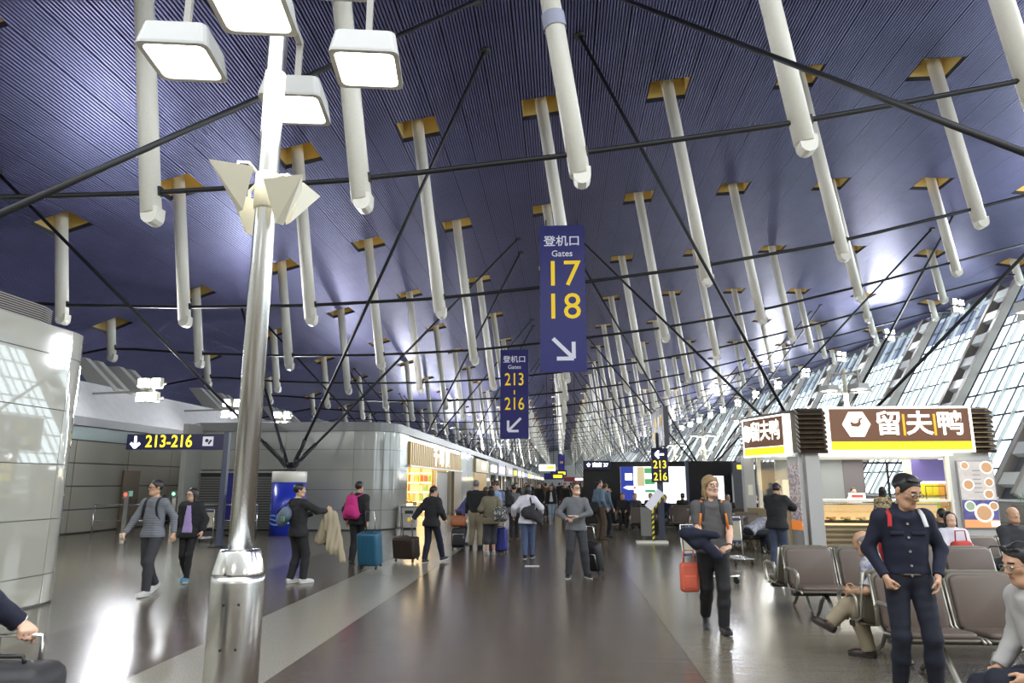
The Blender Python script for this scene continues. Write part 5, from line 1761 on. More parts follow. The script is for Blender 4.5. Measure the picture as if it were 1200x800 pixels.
    for i in (0, 1):
        hand(f, W[i], HD[i], HU[i], (-1 if i == 1 else 1) * (1 if True else 1), curl[i], sc=hs * (.97 if not female else .88), k=.005 if fine else .003)
    # feet
    foots = []
    for i in (0, 1):
        yw = (-footy[i] if i == 1 else footy[i]); fd = rot('z', yw) @ rot('x', footp[i]) @ V3(0, 1, 0); fu = rot('z', yw) @ rot('x', footp[i]) @ V3(0, 0, 1)
        if seated and False: pass
        heel = A[i] - fu * .05 * s - fd * .035 * s; ball = heel + fd * .165 * s - fu * .005 * s; toe = heel + fd * .215 * s - fu * .008 * s
        f.cap(A[i], heel, .034 * s, .03 * s, k=.02); f.cap(A[i] - fu * .02, ball, .032 * s, .026 * s, k=.02); f.cap(ball, toe, .028 * s, .02 * s, k=.02)
        foots.append((heel, ball, toe, fd, fu))
    P, Q = f.surface(res)
    me = np_mesh('body', P, Q, [SKIN[skin], lipm, browm])
    if fine:
        # lips and eyebrows: material by distance on the face
        cen = P[Q].mean(1)
        loc = (cen - hc) @ np.stack([hx, hf, hu], 1) / g
        mi = np.zeros(len(Q), np.int32)
        mi[(np.abs(loc[:, 0]) < .021) & (loc[:, 1] > .075) & (np.abs(loc[:, 2] + .059) < .009)] = 1
        mi[(np.abs(np.abs(loc[:, 0]) - .03) < .018) & (loc[:, 1] > .06) & (np.abs(loc[:, 2] - .031 + np.abs(np.abs(loc[:, 0]) - .028) * .25) < .0052)] = 2
        me.polygons.foreach_set('material_index', mi)
    link('body', me, root)
    if fine:
        for sx in (-1, 1):
            c = hp_(sx * .031, .0815, .005)
            mb = MB()
            mb.mat(0).rbox(tuple(c), (.022 * g, .022 * g, .015 * g), .0075 * g)
            c2 = c + hf * .0095 * g
            mb.mat(1).cyl(tuple(c2), tuple(c2 + hf * .002), .006 * g, n=10)
            mb.build('eye', [eyem, irism], root)
    # ---------------- hair
    hk, hcol = hair
    hm_ = HAIRC[hcol]
    if hk:
        F = Field(.02)
        rough = .005 if fine else 0
        hl = .058 if hk != 'bald' else .0
        # cap of hair above and behind the hairline
        fn = nrm_(hf * .85 - hu * .55)
        cutp = hp_(0, .068, .062)
        cuts = [(cutp, fn)]
        F.ell(hp_(0, -.016, .036), (V3(.086, .103, .093) if hk != 'quiff' else V3(.082, .101, .087)) * g, Rh, cut=cuts + [(hp_(0, -.02, -.055), nrm_(-hu * .9 + hf * .45))])
        if hk == 'bald':
            F = Field(.012)
            F.ell(hp_(0, -.014, .022), V3(.082, .100, .083) * g, Rh, cut=[(hp_(0, .0, .045), nrm_(hu + hf * .5)), (hp_(0, .02, 0), hf), (hp_(0, 0, -.055), -hu)])
        if hk == 'quiff':
            for q in range(-3, 4):
                F.cap(hp_(q * .018, .03, .098), hp_(q * .019, .064 - abs(q) * .006, .100), .013 * g, .007 * g, k=.012)
            F.ell(hp_(0, -.008, .080), V3(.062, .062, .028) * g, Rh, k=.02)
        if hk in ('long', 'pony', 'bob'):
            F.ell(hp_(0, -.035, .0), V3(.085, .082, .105) * g, Rh, cut=[(hp_(0, .012, 0), hf)])
            Ld = {'long': .30, 'bob': .13, 'pony': .05}[hk]
            for sx in (-1, -.5, 0, .5, 1):
                F.cap(hp_(sx * .066, -.05 if abs(sx) < 1 else -.01, 0), hp_(sx * .075, -.075 if abs(sx) < 1 else -.02, 0) - up * Ld * s, .032 * g, .022 * g, k=.03)
            if hk == 'pony':
                F.cap(hp_(0, -.115, .03), hp_(0, -.16, -.02), .028, .03, k=.02); F.cap(hp_(0, -.16, -.02), hp_(0, -.15, -.17), .03, .014, k=.02)
        if hk == 'tied':
            F.cap(hp_(-.07, -.01, 0), hp_(-.06, -.06, -.10), .024, .026, k=.03); F.cap(hp_(.07, -.01, 0), hp_(.06, -.06, -.10), .024, .026, k=.03)
            F.ell(hp_(0, -.06, -.04), V3(.07, .05, .09) * g, Rh, k=.03)
            F.cap(hp_(-.03, -.09, -.06), hp_(-.06, -.10, -.17), .035, .022, k=.03)
            for sx, L_ in ((-1, .16), (1, .15)):
                F.cap(hp_(sx * .076, .012, .03), hp_(sx * .085, -.0, -.05), .016, .02, k=.02); F.cap(hp_(sx * .085, -.0, -.05), hp_(sx * .078, .01, -L_), .02, .014, k=.02)
            F.cap(hp_(.04, .055, .088), hp_(.074, .03, .03), .016, .012, k=.02); F.cap(hp_(-.04, .055, .088), hp_(-.074, .03, .03), .016, .012, k=.02)
        if hk == 'cap':
            F = Field(.01)
            F.ell(hp_(0, -.012, .045), V3(.090, .107, .085) * g, Rh, cut=[(hp_(0, 0, .035), nrm_(-hu - hf * .15))])
            F.cap(hp_(-.04, .09, .04), hp_(.04, .09, .04), .012, .012, k=.02); F.cap(hp_(-.035, .135, .03), hp_(.035, .135, .03), .009, .009, k=.03); F.cap(hp_(0, .09, .04), hp_(0, .14, .03), .03, .02, flat=(hu, .3), k=.02)
        r_ = F.surface(max(res, .007), wr=rough, seed=len(label))
        link('cap' if hk == 'cap' else 'hair', np_mesh('hair', r_[0], r_[1], hm_), root)
        if hk == 'cap':
            F = Field(.02); F.ell(hp_(0, -.02, .01), V3(.081, .098, .08) * g, Rh, cut=[(hp_(0, .03, 0), hf), (hp_(0, -.0, -.05), -hu)])
            r_ = F.surface(max(res, .01)); link('hair', np_mesh('hair', r_[0], r_[1], HAIRC['black']), root)
    if beard:
        F = Field(.015); F.cap(hp_(-.03, .07, -.09), hp_(.03, .07, -.09), .024, .024); F.cap(hp_(-.055, .02, -.05), hp_(-.03, .07, -.09), .02, .02); F.cap(hp_(.055, .02, -.05), hp_(.03, .07, -.09), .02, .02)
        r_ = F.surface(max(res, .008)); link('beard', np_mesh('beard', r_[0], r_[1], hm_), root)
    if glasses:
        mb = MB()
        for sx in (-1, 1):
            cx, w_, h_ = sx * .033, .023, .0155
            pts = [tuple(hp_(cx + w_ * math.cos(t), .102, .004 + h_ * math.sin(t))) for t in [2 * PI * q / 12 for q in range(12)]]
            mb.tube(pts, .0022 if fine else .004, n=5, closed=True)
            mb.tube([tuple(hp_(sx * .056, .1, .008)), tuple(hp_(sx * .078, .07, .008)), tuple(hp_(sx * .08, -.01, .004))], .0022 if fine else .004, n=5)
        mb.tube([tuple(hp_(-.011, .103, .006)), tuple(hp_(.011, .103, .006))], .0022 if fine else .004, n=5)
        mb.build('glasses', glasses, root)
    # ---------------- clothes
    seed = len(label)
    wrk = .0022 if res < .013 else 0
    if bottom:
        bm_, blen, loose = bottom
        F = Field(.03)
        kc = [(pel + up * .07 * s, up)]
        F.cap(pel - rt * .045 * s, pel + rt * .045 * s, .120 * B, .120 * B, k=.05, flat=(fw, .86), cut=kc)
        F.cap(pel + up * .05 * s - rt * .03 * s, pel + up * .05 * s + rt * .03 * s, .119 * B, .119 * B, k=.04, flat=(fw, .82), cut=kc)
        for i in (0, 1):
            F.cap(hips[i], K[i], (.088 * B + loose) * s, (.062 + loose) * s, k=.035)
            e_ = K[i] + (A[i] - K[i]) * (1.02 if blen >= 1 else max(blen - .5, .0) * 2)
            dn = nrm_(A[i] - K[i])
            if blen > .5:
                mid = K[i] * .6 + A[i] * .4
                F.cap(K[i], mid, (.062 + loose) * s, (.06 + loose) * s, k=.03, cut=[(e_, dn)] if blen < .7 else None)
                F.cap(mid, e_, (.06 + loose) * s, (.046 + loose * 1.3) * s, k=.03, cut=[(e_, dn)])
        r_ = F.surface(res, wr=wrk, seed=seed)
        link('trousers', np_mesh('trousers', r_[0], r_[1], bm_), root)
    if isinstance(top, dict):
        tm, tl, tg = top['m'], top.get('len', .0), top.get('g', .012)
        F = Field(.03)
        hem = pel - up * (tl) * s
        nk = neck + up * (.012 + top.get('collar', 0.0)) * s
        cT = [(hem, -up), (nk + fw * .05, nrm_(up * .9 + fw * top.get('vneck', .35)))]
        torso(F, tg + .006, lo_=min(.02, -tl), cT=cT)
        if tl > .02:      # longer jacket reaches over the hips
            F.cap(pel - up * tl * s * .6 - rt * .06 * s, pel - up * tl * s * .6 + rt * .06 * s, .122 * B + tg, .122 * B + tg, k=.05, flat=(fw, .85), cut=cT)
        sl_l = top.get('sleeve', 1.0)
        for i in (0, 1):
            F.cap(sh[i] + 0, E[i], .047 * s + tg, .039 * s + tg, k=.04, cut=None if sl_l > .5 else [(sh[i] + (E[i] - sh[i]) * sl_l * 2, nrm_(E[i] - sh[i]))])
            if sl_l > .5:
                t_ = (sl_l - .5) * 2; e_ = E[i] + (W[i] - E[i]) * (t_ * .97)
                F.cap(E[i], e_, .040 * s + tg, (.040 - .012 * t_) * s + tg * .9, k=.03, cut=[(e_, nrm_(W[i] - E[i]))])
        r_ = F.surface(res, wr=wrk * (1.2 if tg > .015 else 1), seed=seed + 3)
        nm = top.get('name', 'jacket')
        # neck hole
        P2, Q2 = r_
        link(nm, np_mesh(nm, P2, Q2, tm), root)
        if top.get('col'):
            F = Field(.01)
            F.cap(neck + up * .0 * s - rt * .0, neck + up * .05 * s, .072 * s, .064 * s, k=.01, cut=[(neck + up * .045 * s, up), (neck - up * .01 * s, -up)])
            F.cap(neck - up * .03 * s, neck + up * .1 * s + fw * .01, .055 * s, .055 * s, sub=True)
            F.cap(neck + fw * .02, neck + fw * .14 + up * .05, .02 * s, .05 * s, sub=True)
            r_ = F.surface(max(.006, res * .7)); 
            if r_: link('collar', np_mesh('collar', r_[0], r_[1], top['col']), root)
    if inner:
        F = Field(.03)
        F.cap(pel + up * .04 * s + fw * .035, chest + fw * .04 + up * .04 * s, .105 * B, .105 * B, k=.03, flat=(fw, .9)); F.cap(chest + fw * .03, neck - up * .02 * s + fw * .04, .09, .05, k=.03)
        c = [(chest + rt * .06 * s, nrm_(rt + up * .12)), (chest - rt * .06 * s, nrm_(-rt + up * .12)), (pel - up * .02 * s, -up)]
        F2 = Field(.03); torso(F2, .011 + (top or {}).get('g', .012))
        r_ = F2.surface(res, clip=c + [(chest + fw * .03, -fw), (neck + up * 0.0 * s + fw * .05, nrm_(up + fw * .5))], seed=seed)
        if r_: link('inner_shirt', np_mesh('inner_shirt', r_[0], r_[1], inner), root)
    if shoes:
        sm_, so_ = shoes
        for i in (0, 1):
            heel, ball, toe, fd, fu = foots[i]
            F = Field(.02)
            F.cap(heel + fu * .025, A[i] - fu * .012, .042 * s, .042 * s, k=.02); F.cap(heel, ball, .04 * s, .042 * s, k=.02); F.cap(ball, toe, .04 * s, .031 * s, k=.02); F.cap(A[i] - fu * .02, ball, .036 * s, .03 * s, k=.02)
            base = heel - fu * .026 * s
            r_ = F.surface(max(res * .8, .006), clip=[(base, -fu), (A[i] + fu * .02, fu)])
            so = link('shoe', np_mesh('shoe', r_[0], r_[1], sm_), root)
            F = Field(.01); F.cap(heel, ball, .045 * s, .047 * s, k=.02); F.cap(ball, toe, .046 * s, .036 * s, k=.02)
            r_ = F.surface(max(res * .8, .006), clip=[(base - fu * .012 * s, -fu), (base + fu * .010 * s, fu)])
            if r_: link('sole', np_mesh('sole', r_[0], r_[1], so_), so)
    S_ = dict(root=root, pel=pel, up=up, rt=rt, fw=fw, chest=chest, neck=neck, sh=sh, E=E, W=W, A=A, K=K, hips=hips, s=s, hc=hc, hf=hf, hu=hu, hx=hx, HD=HD, HU=HU, H=H, hp=hp_)
    M_ = Matrix.Translation(Vector((pos[0], pos[1], z0))) @ Matrix.Rotation(math.radians(facing), 4, 'Z')
    S_['M'] = M_
    S_['w'] = lambda v: M_ @ Vector(v)
    return S_


def backpack(S, m, label, size=(.3, .15, .42), strap=None, accent=None, drop=0.0, off=0.0, worn_front=True):
    t = thing('backpack', label, 'backpack', tuple(S['root'].location), S['root'].rotation_euler.z)
    up, fw, rt, ch, s = S['up'], S['fw'], S['rt'], S['chest'], S['s']
    R_ = Matrix((tuple(rt), tuple(-fw), tuple(up))).transposed()
    c = ch - fw * (.145 + size[1] / 2) + up * (.0 - drop) + rt * off
    F = Field(.03)
    Rn = np.stack([rt, fw, up], 1)
    w_, d_, h_ = size; r1 = w_ * .27; fl = (fw, min(1.0, d_ * .5 / r1))
    F.cap(c - up * (h_ * .5 - r1) - rt * w_ * .25, c - up * (h_ * .5 - r1) + rt * w_ * .25, r1, r1, flat=fl)
    F.cap(c - up * (h_ * .5 - r1) - rt * w_ * .22, c + up * (h_ * .5 - r1) - rt * w_ * .1, r1, r1 * .85, flat=fl)
    F.cap(c - up * (h_ * .5 - r1) + rt * w_ * .22, c + up * (h_ * .5 - r1) + rt * w_ * .1, r1, r1 * .85, flat=fl)
    r_ = F.surface(.012, wr=.002)
    link('pack_body', np_mesh('pack_body', r_[0], r_[1], m), t)
    F = Field(.02); F.ell(c - fw * size[1] * .45 - up * size[2] * .16, V3(size[0] * .36, size[1] * .3, size[2] * .24), Rn)
    r_ = F.surface(.012); link('front_pocket', np_mesh('front_pocket', r_[0], r_[1], accent or m), t)
    mb = MB(); mb.tube([tuple(c + up * size[2] * .5 - rt * .03), tuple(c + up * (size[2] * .5 + .05)), tuple(c + up * size[2] * .5 + rt * .03)], .008, n=6); mb.build('carry_loop', strap or m, t)
    for sg in (-1, 1):
        if drop > .1 and sg < 0: continue
        sh = ch + up * .17 * s + rt * sg * .10 * s
        pts = [c + up * size[2] * .38 + rt * sg * .08 + fw * .05, sh - fw * .09 + up * .035, sh + up * .055 * 1, sh + fw * .095 + up * .0, ch + fw * .118 + rt * sg * .115 * s - up * .0, ch + fw * .07 + rt * sg * .135 * s - up * .12, ch - fw * .04 + rt * sg * .14 * s - up * .18, c - up * size[2] * .35 + rt * sg * .1]
        # smooth flat strap
        mb = MB()
        pp = []
        for q in range(len(pts) - 1):
            for u in (0, .5): pp.append(pts[q] * (1 - u) + pts[q + 1] * u)
        pp.append(pts[-1])
        for _ in range(2):
            pp = [pp[0]] + [(pp[i - 1] + pp[i] * 2 + pp[i + 1]) / 4 for i in range(1, len(pp) - 1)] + [pp[-1]]
        wv = rt * .02
        vs = []
        for p in pp: 
            o_ = nrm_(p - (ch + up * .02)) * .01
            vs += [tuple(p - wv + o_), tuple(p + wv + o_), tuple(p + wv - o_), tuple(p - wv - o_)]
        fs = []
        for q in range(len(pp) - 1):
            for e in range(4): fs.append((4 * q + e, 4 * q + (e + 1) % 4, 4 * q + 4 + (e + 1) % 4, 4 * q + 4 + e))
        mb.add(vs, fs, True); mb.build('shoulder_strap', strap or m, t)
    return t
# ================================================================ the travellers
blk_c = cloth('black', (.012, .012, .014)); char_c = cloth('charcoal', (.035, .036, .042)); dkjean = cloth('dark_denim', (.006, .008, .018)); jean = cloth('blue_denim', (.06, .09, .17))
grey_c = cloth('grey', (.14, .145, .155)); khaki = cloth('khaki', (.30, .25, .17)); navy = cloth('navy', (.005, .007, .022)); white_c = cloth('white', (.62, .6, .66)); lav = cloth('lavender', (.38, .28, .55))
lblue = cloth('light_blue', (.30, .38, .60)); olive = cloth('olive', (.16, .14, .09)); red_c = cloth('red', (.45, .04, .03)); brownc = cloth('brown', (.09, .06, .04)); polo = cloth('polo_grey', (.085, .08, .082))
pinkc = cloth('pink', (.5, .22, .25)); palej = cloth('pale_jeans', (.3, .38, .5)); lightgrey = cloth('light_grey', (.38, .37, .36)); teal_c = cloth('steel_blue', (.13, .19, .26))
strp = stripe_mat('cloth_grey_stripe', (.10, .11, .13), (.21, .22, .25), 38, 'Z'); plaid = print_mat('cloth_print_shirt', (.33, .34, .40), (.20, .21, .30), (.42, .40, .38), 34)
whs = mat('shoe_white', (.55, .54, .52), .5); bks = mat('shoe_black', (.015, .014, .013), .4); blus = mat('shoe_blue', (.1, .25, .4), .5); sol = mat('sole_white', (.7, .7, .68), .5); solb = mat('sole_dark', (.03, .03, .03), .5)
frm = mat('spectacle_frame', (.02, .02, .02), .3)


def J(m, **k):
    d = dict(m=m, name='jacket', g=.018, len=.06); d.update(k); return d


def T(m, **k):
    d = dict(m=m, name='sweater', g=.010, len=.03); d.update(k); return d
# --- 1 denim man, right foreground
D = person((2.84, 6.22), 172, 'young man in dark blue denim jacket and jeans standing looking down, right foreground', H=1.80, hsc=1.12, lean=3, head=(32, 24, -3), ank=((-.12, .02), (.13, -.04)), footy=(14, 14),
           wr=((-.19, .12, .98), (.20, .12, .97)), pole=((-1, -1.0, 0), (1, -1.0, 0)), hd=((.12, .25, -1), (-.25, .2, -1)), hup=((-1, .3, 0), (1, .3, 0)), curl=(.3, .75), hair=('quiff', 'black'), top=J(navy, len=-.04, g=.013, col=navy, vneck=1.25),
           bottom=(dkjean, 1, .006), shoes=(bks, sol), res=.0065, glasses=frm)
w = D
for z in (.44, .33, .22, .11, .03):
    mb = MB(); p = w['pel'] + w['up'] * z + w['fw'] * (.114 if z > .3 else .121); mb.cyl(tuple(p), tuple(p + w['fw'] * .006), .011, n=10); mb.build('button', chrome, w['root'])
mb = MB()
p0 = w['pel'] - w['up'] * -.035; mb.tube([tuple(p0 + w['rt'] * .153 * math.cos(t) + w['fw'] * .112 * math.sin(t)) for t in [2 * PI * q / 24 for q in range(24)]], .012, n=6, closed=True); mb.build('belt', mat('belt_brown', (.05, .03, .02), .4), w['root'])
for sx in (-1, 1):
    mb = MB(); p = w['pel'] + w['up'] * .36 + w['rt'] * sx * .08 + w['fw'] * .098; mb.rbox(tuple(p), (.11, .03, .035), .012); mb.build('pocket_flap', navy, w['root'])
t = thing('backpack', 'red and grey backpack straps on the shoulders of the man in denim', 'backpack', tuple(D['root'].location), D['root'].rotation_euler.z)
for sg, m_ in ((1, cloth('strap_red', (.4, .02, .02))), (-1, mat('strap_silver', (.5, .5, .52), .4))):
    ch, up, fw, rt = D['chest'], D['up'], D['fw'], D['rt']; sh_ = ch + up * .155 + rt * sg * .125
    pts = [sh_ - fw * .12 - up * .03, sh_ - fw * .06 + up * .03, sh_ + fw * .01 + up * .048, sh_ + fw * .09 + up * .005, sh_ + fw * .122 - up * .08 + rt * sg * .012]
    mb = MB(); vs = []
    for p in pts: vs += [tuple(p - rt * .016), tuple(p + rt * .016), tuple(p + rt * .016 + fw * .008 + up * .006), tuple(p - rt * .016 + fw * .008 + up * .006)]
    mb.add(vs, [(4 * q + e, 4 * q + (e + 1) % 4, 4 * q + 4 + (e + 1) % 4, 4 * q + 4 + e) for q in range(len(pts) - 1) for e in range(4)], True); mb.build('shoulder_strap', m_, t)
F = Field(.03); c = D['chest'] - D['fw'] * .2 - D['up'] * .13; Rn = np.stack([D['rt'], D['fw'], D['up']], 1); F.ell(c, V3(.15, .08, .21), Rn); r_ = F.surface(.015); link('pack_body', np_mesh('pack_body', r_[0], r_[1], MATS['cloth_strap_red']), t)

# --- 2 long-haired walker
D = person((1.80, 8.80), 180, 'long-haired man with glasses in a grey polo shirt walking towards the camera', H=1.80, lean=2, head=(24, 0, 0), ank=((-.07, .06), (.06, -.32, .15)), footp=(6, -28), wr=((-.14, .26, .98), (.12, .30, 1.0)),
           hd=((.8, .45, -.1), (-.8, .45, -.1)), hup=((-.3, .2, 1), (.3, .2, 1)), curl=(.5, .5), skin='b', hair=('tied', 'blond'), top=dict(m=polo, name='polo_shirt', g=.014, len=.04, sleeve=.40, col=polo, vneck=1.3), bottom=(blk_c, 1, .012), shoes=(bks, solb), res=.008, glasses=frm, beard=False, build=1.04)
backpack(D, cloth('pack_dark', (.03, .03, .035)), 'dark backpack with orange-trimmed straps on the long-haired man', size=(.28, .16, .46))
for sg in (-1, 1):
    mb = MB(); ch, up, fw, rt = D['chest'], D['up'], D['fw'], D['rt']
    mb.tube([tuple(ch + up * .07 + fw * .125 + rt * sg * .145), tuple(ch - up * .02 + fw * .13 + rt * sg * .155), tuple(ch - up * .12 + fw * .10 + rt * sg * .175), tuple(ch - up * .18 + fw * .03 + rt * sg * .185)], .014, n=6); mb.tube([tuple(ch + up * .2 + rt * sg * .12 + fw * .0), tuple(ch + up * .195 + rt * sg * .12 + fw * .06)], .018, n=6)
    mb.build('strap_trim', cloth('strap_orange', (.6, .17, .02)), D['root'])
t = thing('jacket', 'dark folded jacket over the forearm of the long-haired man', 'jacket', tuple(D['root'].location), D['root'].rotation_euler.z)
F = Field(.04); w0 = (D['W'][1] + D['E'][1]) / 2 + V3(0, .05, .04); F.cap(w0 + V3(.20, .02, .02), w0 + V3(-.12, .12, .0), .075, .055, flat=((0, 0, 1), .7)); F.cap(w0 + V3(.10, .06, 0), w0 + V3(-.12, .12, -.22), .08, .06, flat=((0, 1, 0), .6)); F.cap(w0 + V3(.2, .02, 0), w0 + V3(.1, .06, -.12), .07, .05)
r_ = F.surface(.01, wr=.004); link('cloth', np_mesh('cloth', r_[0], r_[1], navy), t)
mb = MB(); q = D['W'][0]; e = nrm_(D['W'][0] - D['E'][0]); u_ = nrm_(np.cross(e, (0, 0, 1))); v_ = np.cross(e, u_)
mb.tube([tuple(q - e * .03 + (u_ * math.cos(a) + v_ * math.sin(a)) * .031) for a in [2 * PI * k / 12 for k in range(12)]], .008, n=6, closed=True); mb.build('watch', frm, D['root'])

# --- 3 striped sweater man, left
D = person((-6.45, 11.0), 172, 'man in a grey striped sweater and dark jeans walking near the left panelled core', H=1.76, lean=1, head=(-30, 0, 0), ank=((-.07, .12), (.08, -.26, .14)), footp=(4, -26), wr=((-.30, -.10, .93), (.33, .22, .93)), hd=(None, (0.1, .6, -.9)), curl=(.4, .7), hair=('short', 'black'),
           top=T(strp, name='striped_sweater', len=.05, g=.016), bottom=(char_c, 1, .012), shoes=(whs, sol), res=.010, glasses=frm)
backpack(D, blk_c, 'black backpack worn by the man in the striped sweater', size=(.28, .13, .4))
p = D['w'](D['W'][1] + D['HD'][1] * .09); t = thing('paper_cup', 'pale cup in the hand of the man in the striped sweater', 'cup', p); mb = MB(); mb.lathe((0, 0, -.08), [(.028, 0), (.04, .13), (.042, .135)], 14); mb.build('cup_body', white_paint, t); mb = MB(); mb.lathe((0, 0, .05), [(.043, 0), (.043, .012), (.036, .02)], 14); mb.build('lid', cream_metal, t)
# --- 4 woman beside
D = person((-6.62, 12.45), 186, 'woman in a black coat over a lavender top walking beside the striped sweater', H=1.62, female=True, head=(-28, 2, 0), ank=((-.06, .12), (.07, -.16, .12)), footp=(4, -22), wr=((-.24, .06, .86), (.26, -.02, .84)), skin='b', hair=('long', 'black'),
           top=J(blk_c, len=.10, g=.035), inner=lav, bottom=(blk_c, 1, .0), shoes=(blus, sol), res=.011, glasses=frm)
# --- 5 man with coat over arm
D = person((-4.62, 12.4), -38, 'man in black with a grey-blue shoulder bag holding a beige coat, near the drum', H=1.70, lean=-3, head=(-28, 4, 0), ank=((-.09, -.05), (.08, .10)), wr=((.0, .28, 1.18), (.26, .38, 1.22)), hd=((.8, .6, .1), (.2, .9, .3)), curl=(.5, .7), hair=('short', 'black'),
           top=T(blk_c, len=.10, g=.022, col=white_c), bottom=(blk_c, 1, .016), shoes=(whs, sol), res=.011, build=1.12)
t = thing('coat', 'beige coat hanging from the raised hand of the man in black', 'coat', D['w'](D['W'][1]), D['root'].rotation_euler.z)
F = Field(.05); F.cap((0, .02, .0), (.05, .1, -.10), .05, .09, flat=((1, 0, 0), .6)); F.cap((.03, .08, -.08), (.12, .12, -.62), .09, .14, flat=((.9, -.4, 0), .45)); F.cap((.0, .0, -.1), (-.12, -.02, -.50), .07, .09, flat=((.9, -.4, 0), .5)); F.cap((.08, .14, -.1), (.24, .22, -.84), .05, .06)
r_ = F.surface(.012, wr=.005, fold=True); link('cloth', np_mesh('cloth', r_[0], r_[1], cloth('beige', (.33, .28, .19))), t)
t = thing('shoulder_bag', 'round grey-blue sports bag on the back of the man in black', 'bag', tuple(D['root'].location), D['root'].rotation_euler.z)
F = Field(.03); c = D['pel'] + V3(-.16, -.2, .22); F.cap(c + V3(-.06, 0, -.04), c + V3(.06, 0, .05), .13, .13, flat=((0, 1, 0), .75)); r_ = F.surface(.013); link('bag_body', np_mesh('bag_body', r_[0], r_[1], cloth('bag_steel', (.12, .16, .22))), t)
mb = MB(); mb.tube([tuple(c + V3(-.05 + .14 * math.cos(a), -.02 + .0 * a, .14 * math.sin(a))) for a in [2 * PI * k / 16 for k in range(16)]], .014, n=6, closed=True); mb.build('bag_piping', blk_c, t)
mb = MB(); mb.rbox((float(c[0]) + .12, float(c[1]) - .09, float(c[2]) - .03), (.1, .04, .09), .015); mb.build('side_pocket', cloth('bag_green', (.10, .22, .15)), t)
mb = MB(); mb.tube([tuple(c + V3(-.1, 0, .1)), tuple(D['sh'][0] + V3(.06, -.09, .06)), tuple(D['sh'][0] + V3(.08, .05, .07)), tuple(D['chest'] + V3(.02, .15, .02))], .012, n=6); mb.build('bag_strap', blk_c, t)
# --- 6 pink backpack man
D = person((-4.38, 15.25), -8, 'man in black with a bright pink backpack seen from behind, pulling a teal case', H=1.74, head=(-12, 0, 0), ank=((-.10, -.02), (.06, .1, .12)), footp=(0, -14), wr=((-.28, .02, .92), (.27, -.12, .86)), hair=('short', 'black'), top=J(blk_c, len=.08, g=.028), bottom=(blk_c, 1, .014), shoes=(bks, solb), res=.012, build=1.05)
backpack(D, cloth('pack_pink', (.45, .02, .16)), 'bright pink backpack on the man near the shop block', size=(.36, .2, .52), drop=.04, off=-.05, accent=cloth('pack_pink', (.45, .02, .16)))
# --- 7 woman pulling case
D = person((-2.86, 15.75), -22, 'person in a black jacket and dark jeans walking away pulling the small cabin case', H=1.64, female=True, lean=3, head=(-35, 6, 0), ank=((-.10, -.1), (.14, .26, .10)), footp=(0, 6), wr=((-.40, -.22, .86), (.24, .16, .92)), hair=('short', 'black'), top=J(blk_c, len=.10, g=.034), bottom=(navy, 1, .014), shoes=(bks, sol), res=.012)
# --- 8 black sweater khaki trousers
D = person((-2.28, 19.1), -4, 'man in a black sweater and khaki trousers with his back turned, at the shop queue', H=1.78, head=(-5, 4, 0), ank=((-.12, 0), (.10, .02)), wr=((-.27, .08, .9), (.30, .04, .88)), skin='b', hair=('short', 'grey'), top=T(blk_c, len=.02, g=.022, col=lblue), bottom=(khaki, 1, .02), shoes=(bks, solb), res=.013, build=1.12)
# --- others in the queue
D = person((-2.85, 20.2), -60, 'person in a blue jacket bending beside the tan bag in the queue', H=1.66, lean=38, head=(0, 20, 0), ank=((-.1, 0), (.1, .05)), wr=((-.1, .5, .72), (.16, .5, .72)), hair=('short', 'black'), top=J(cloth('royal', (.05, .06, .2)), len=.04), bottom=(blk_c, 1, .01), shoes=(bks, solb), res=.018)
D = person((-2.02, 18.6 + .6), 2, 'woman with long brown hair and dark jeans beside the khaki trousers', H=1.60, female=True, ank=((-.1, 0), (.09, .03)), hair=('long', 'brown'), top=J(char_c, len=.05), bottom=(blk_c, 1, .0), shoes=(bks, solb), res=.015)
D = person((-1.55, 18.7), 75, 'tall man in a light blue shirt with a black backpack in the shop queue', H=1.80, lean=8, head=(0, 30, 0), ank=((-.09, 0), (.09, .03)), wr=((-.15, .34, 1.05), (.15, .34, 1.05)), skin='b', hair=('short', 'brown'), top=T(lblue, name='shirt', len=.04, g=.018, col=lblue), bottom=(khaki, 1, .012), shoes=(bks, solb), res=.015)
backpack(D, blk_c, 'black backpack on the man in the light blue shirt', size=(.3, .2, .46))
D = person((-1.72, 17.55), 20, 'woman in an olive jacket and dark striped skirt beside the royal blue suitcase', H=1.62, female=True, ank=((-.08, 0), (.09, .05)), wr=((-.2, .2, 1.0), (.28, .02, .86)), hair=('bob', 'black'), top=J(olive, len=.14, g=.035), bottom=(char_c, .78, .03), shoes=(lightgrey, sol), res=.014, build=1.1)
D = person((-2.35, 24.5), 170, 'woman in a pink top standing far back by the shop doors', H=1.6, female=True, hair=('long', 'brown'), top=T(pinkc), bottom=(blk_c, 1, .0), shoes=(bks, solb), res=.02)
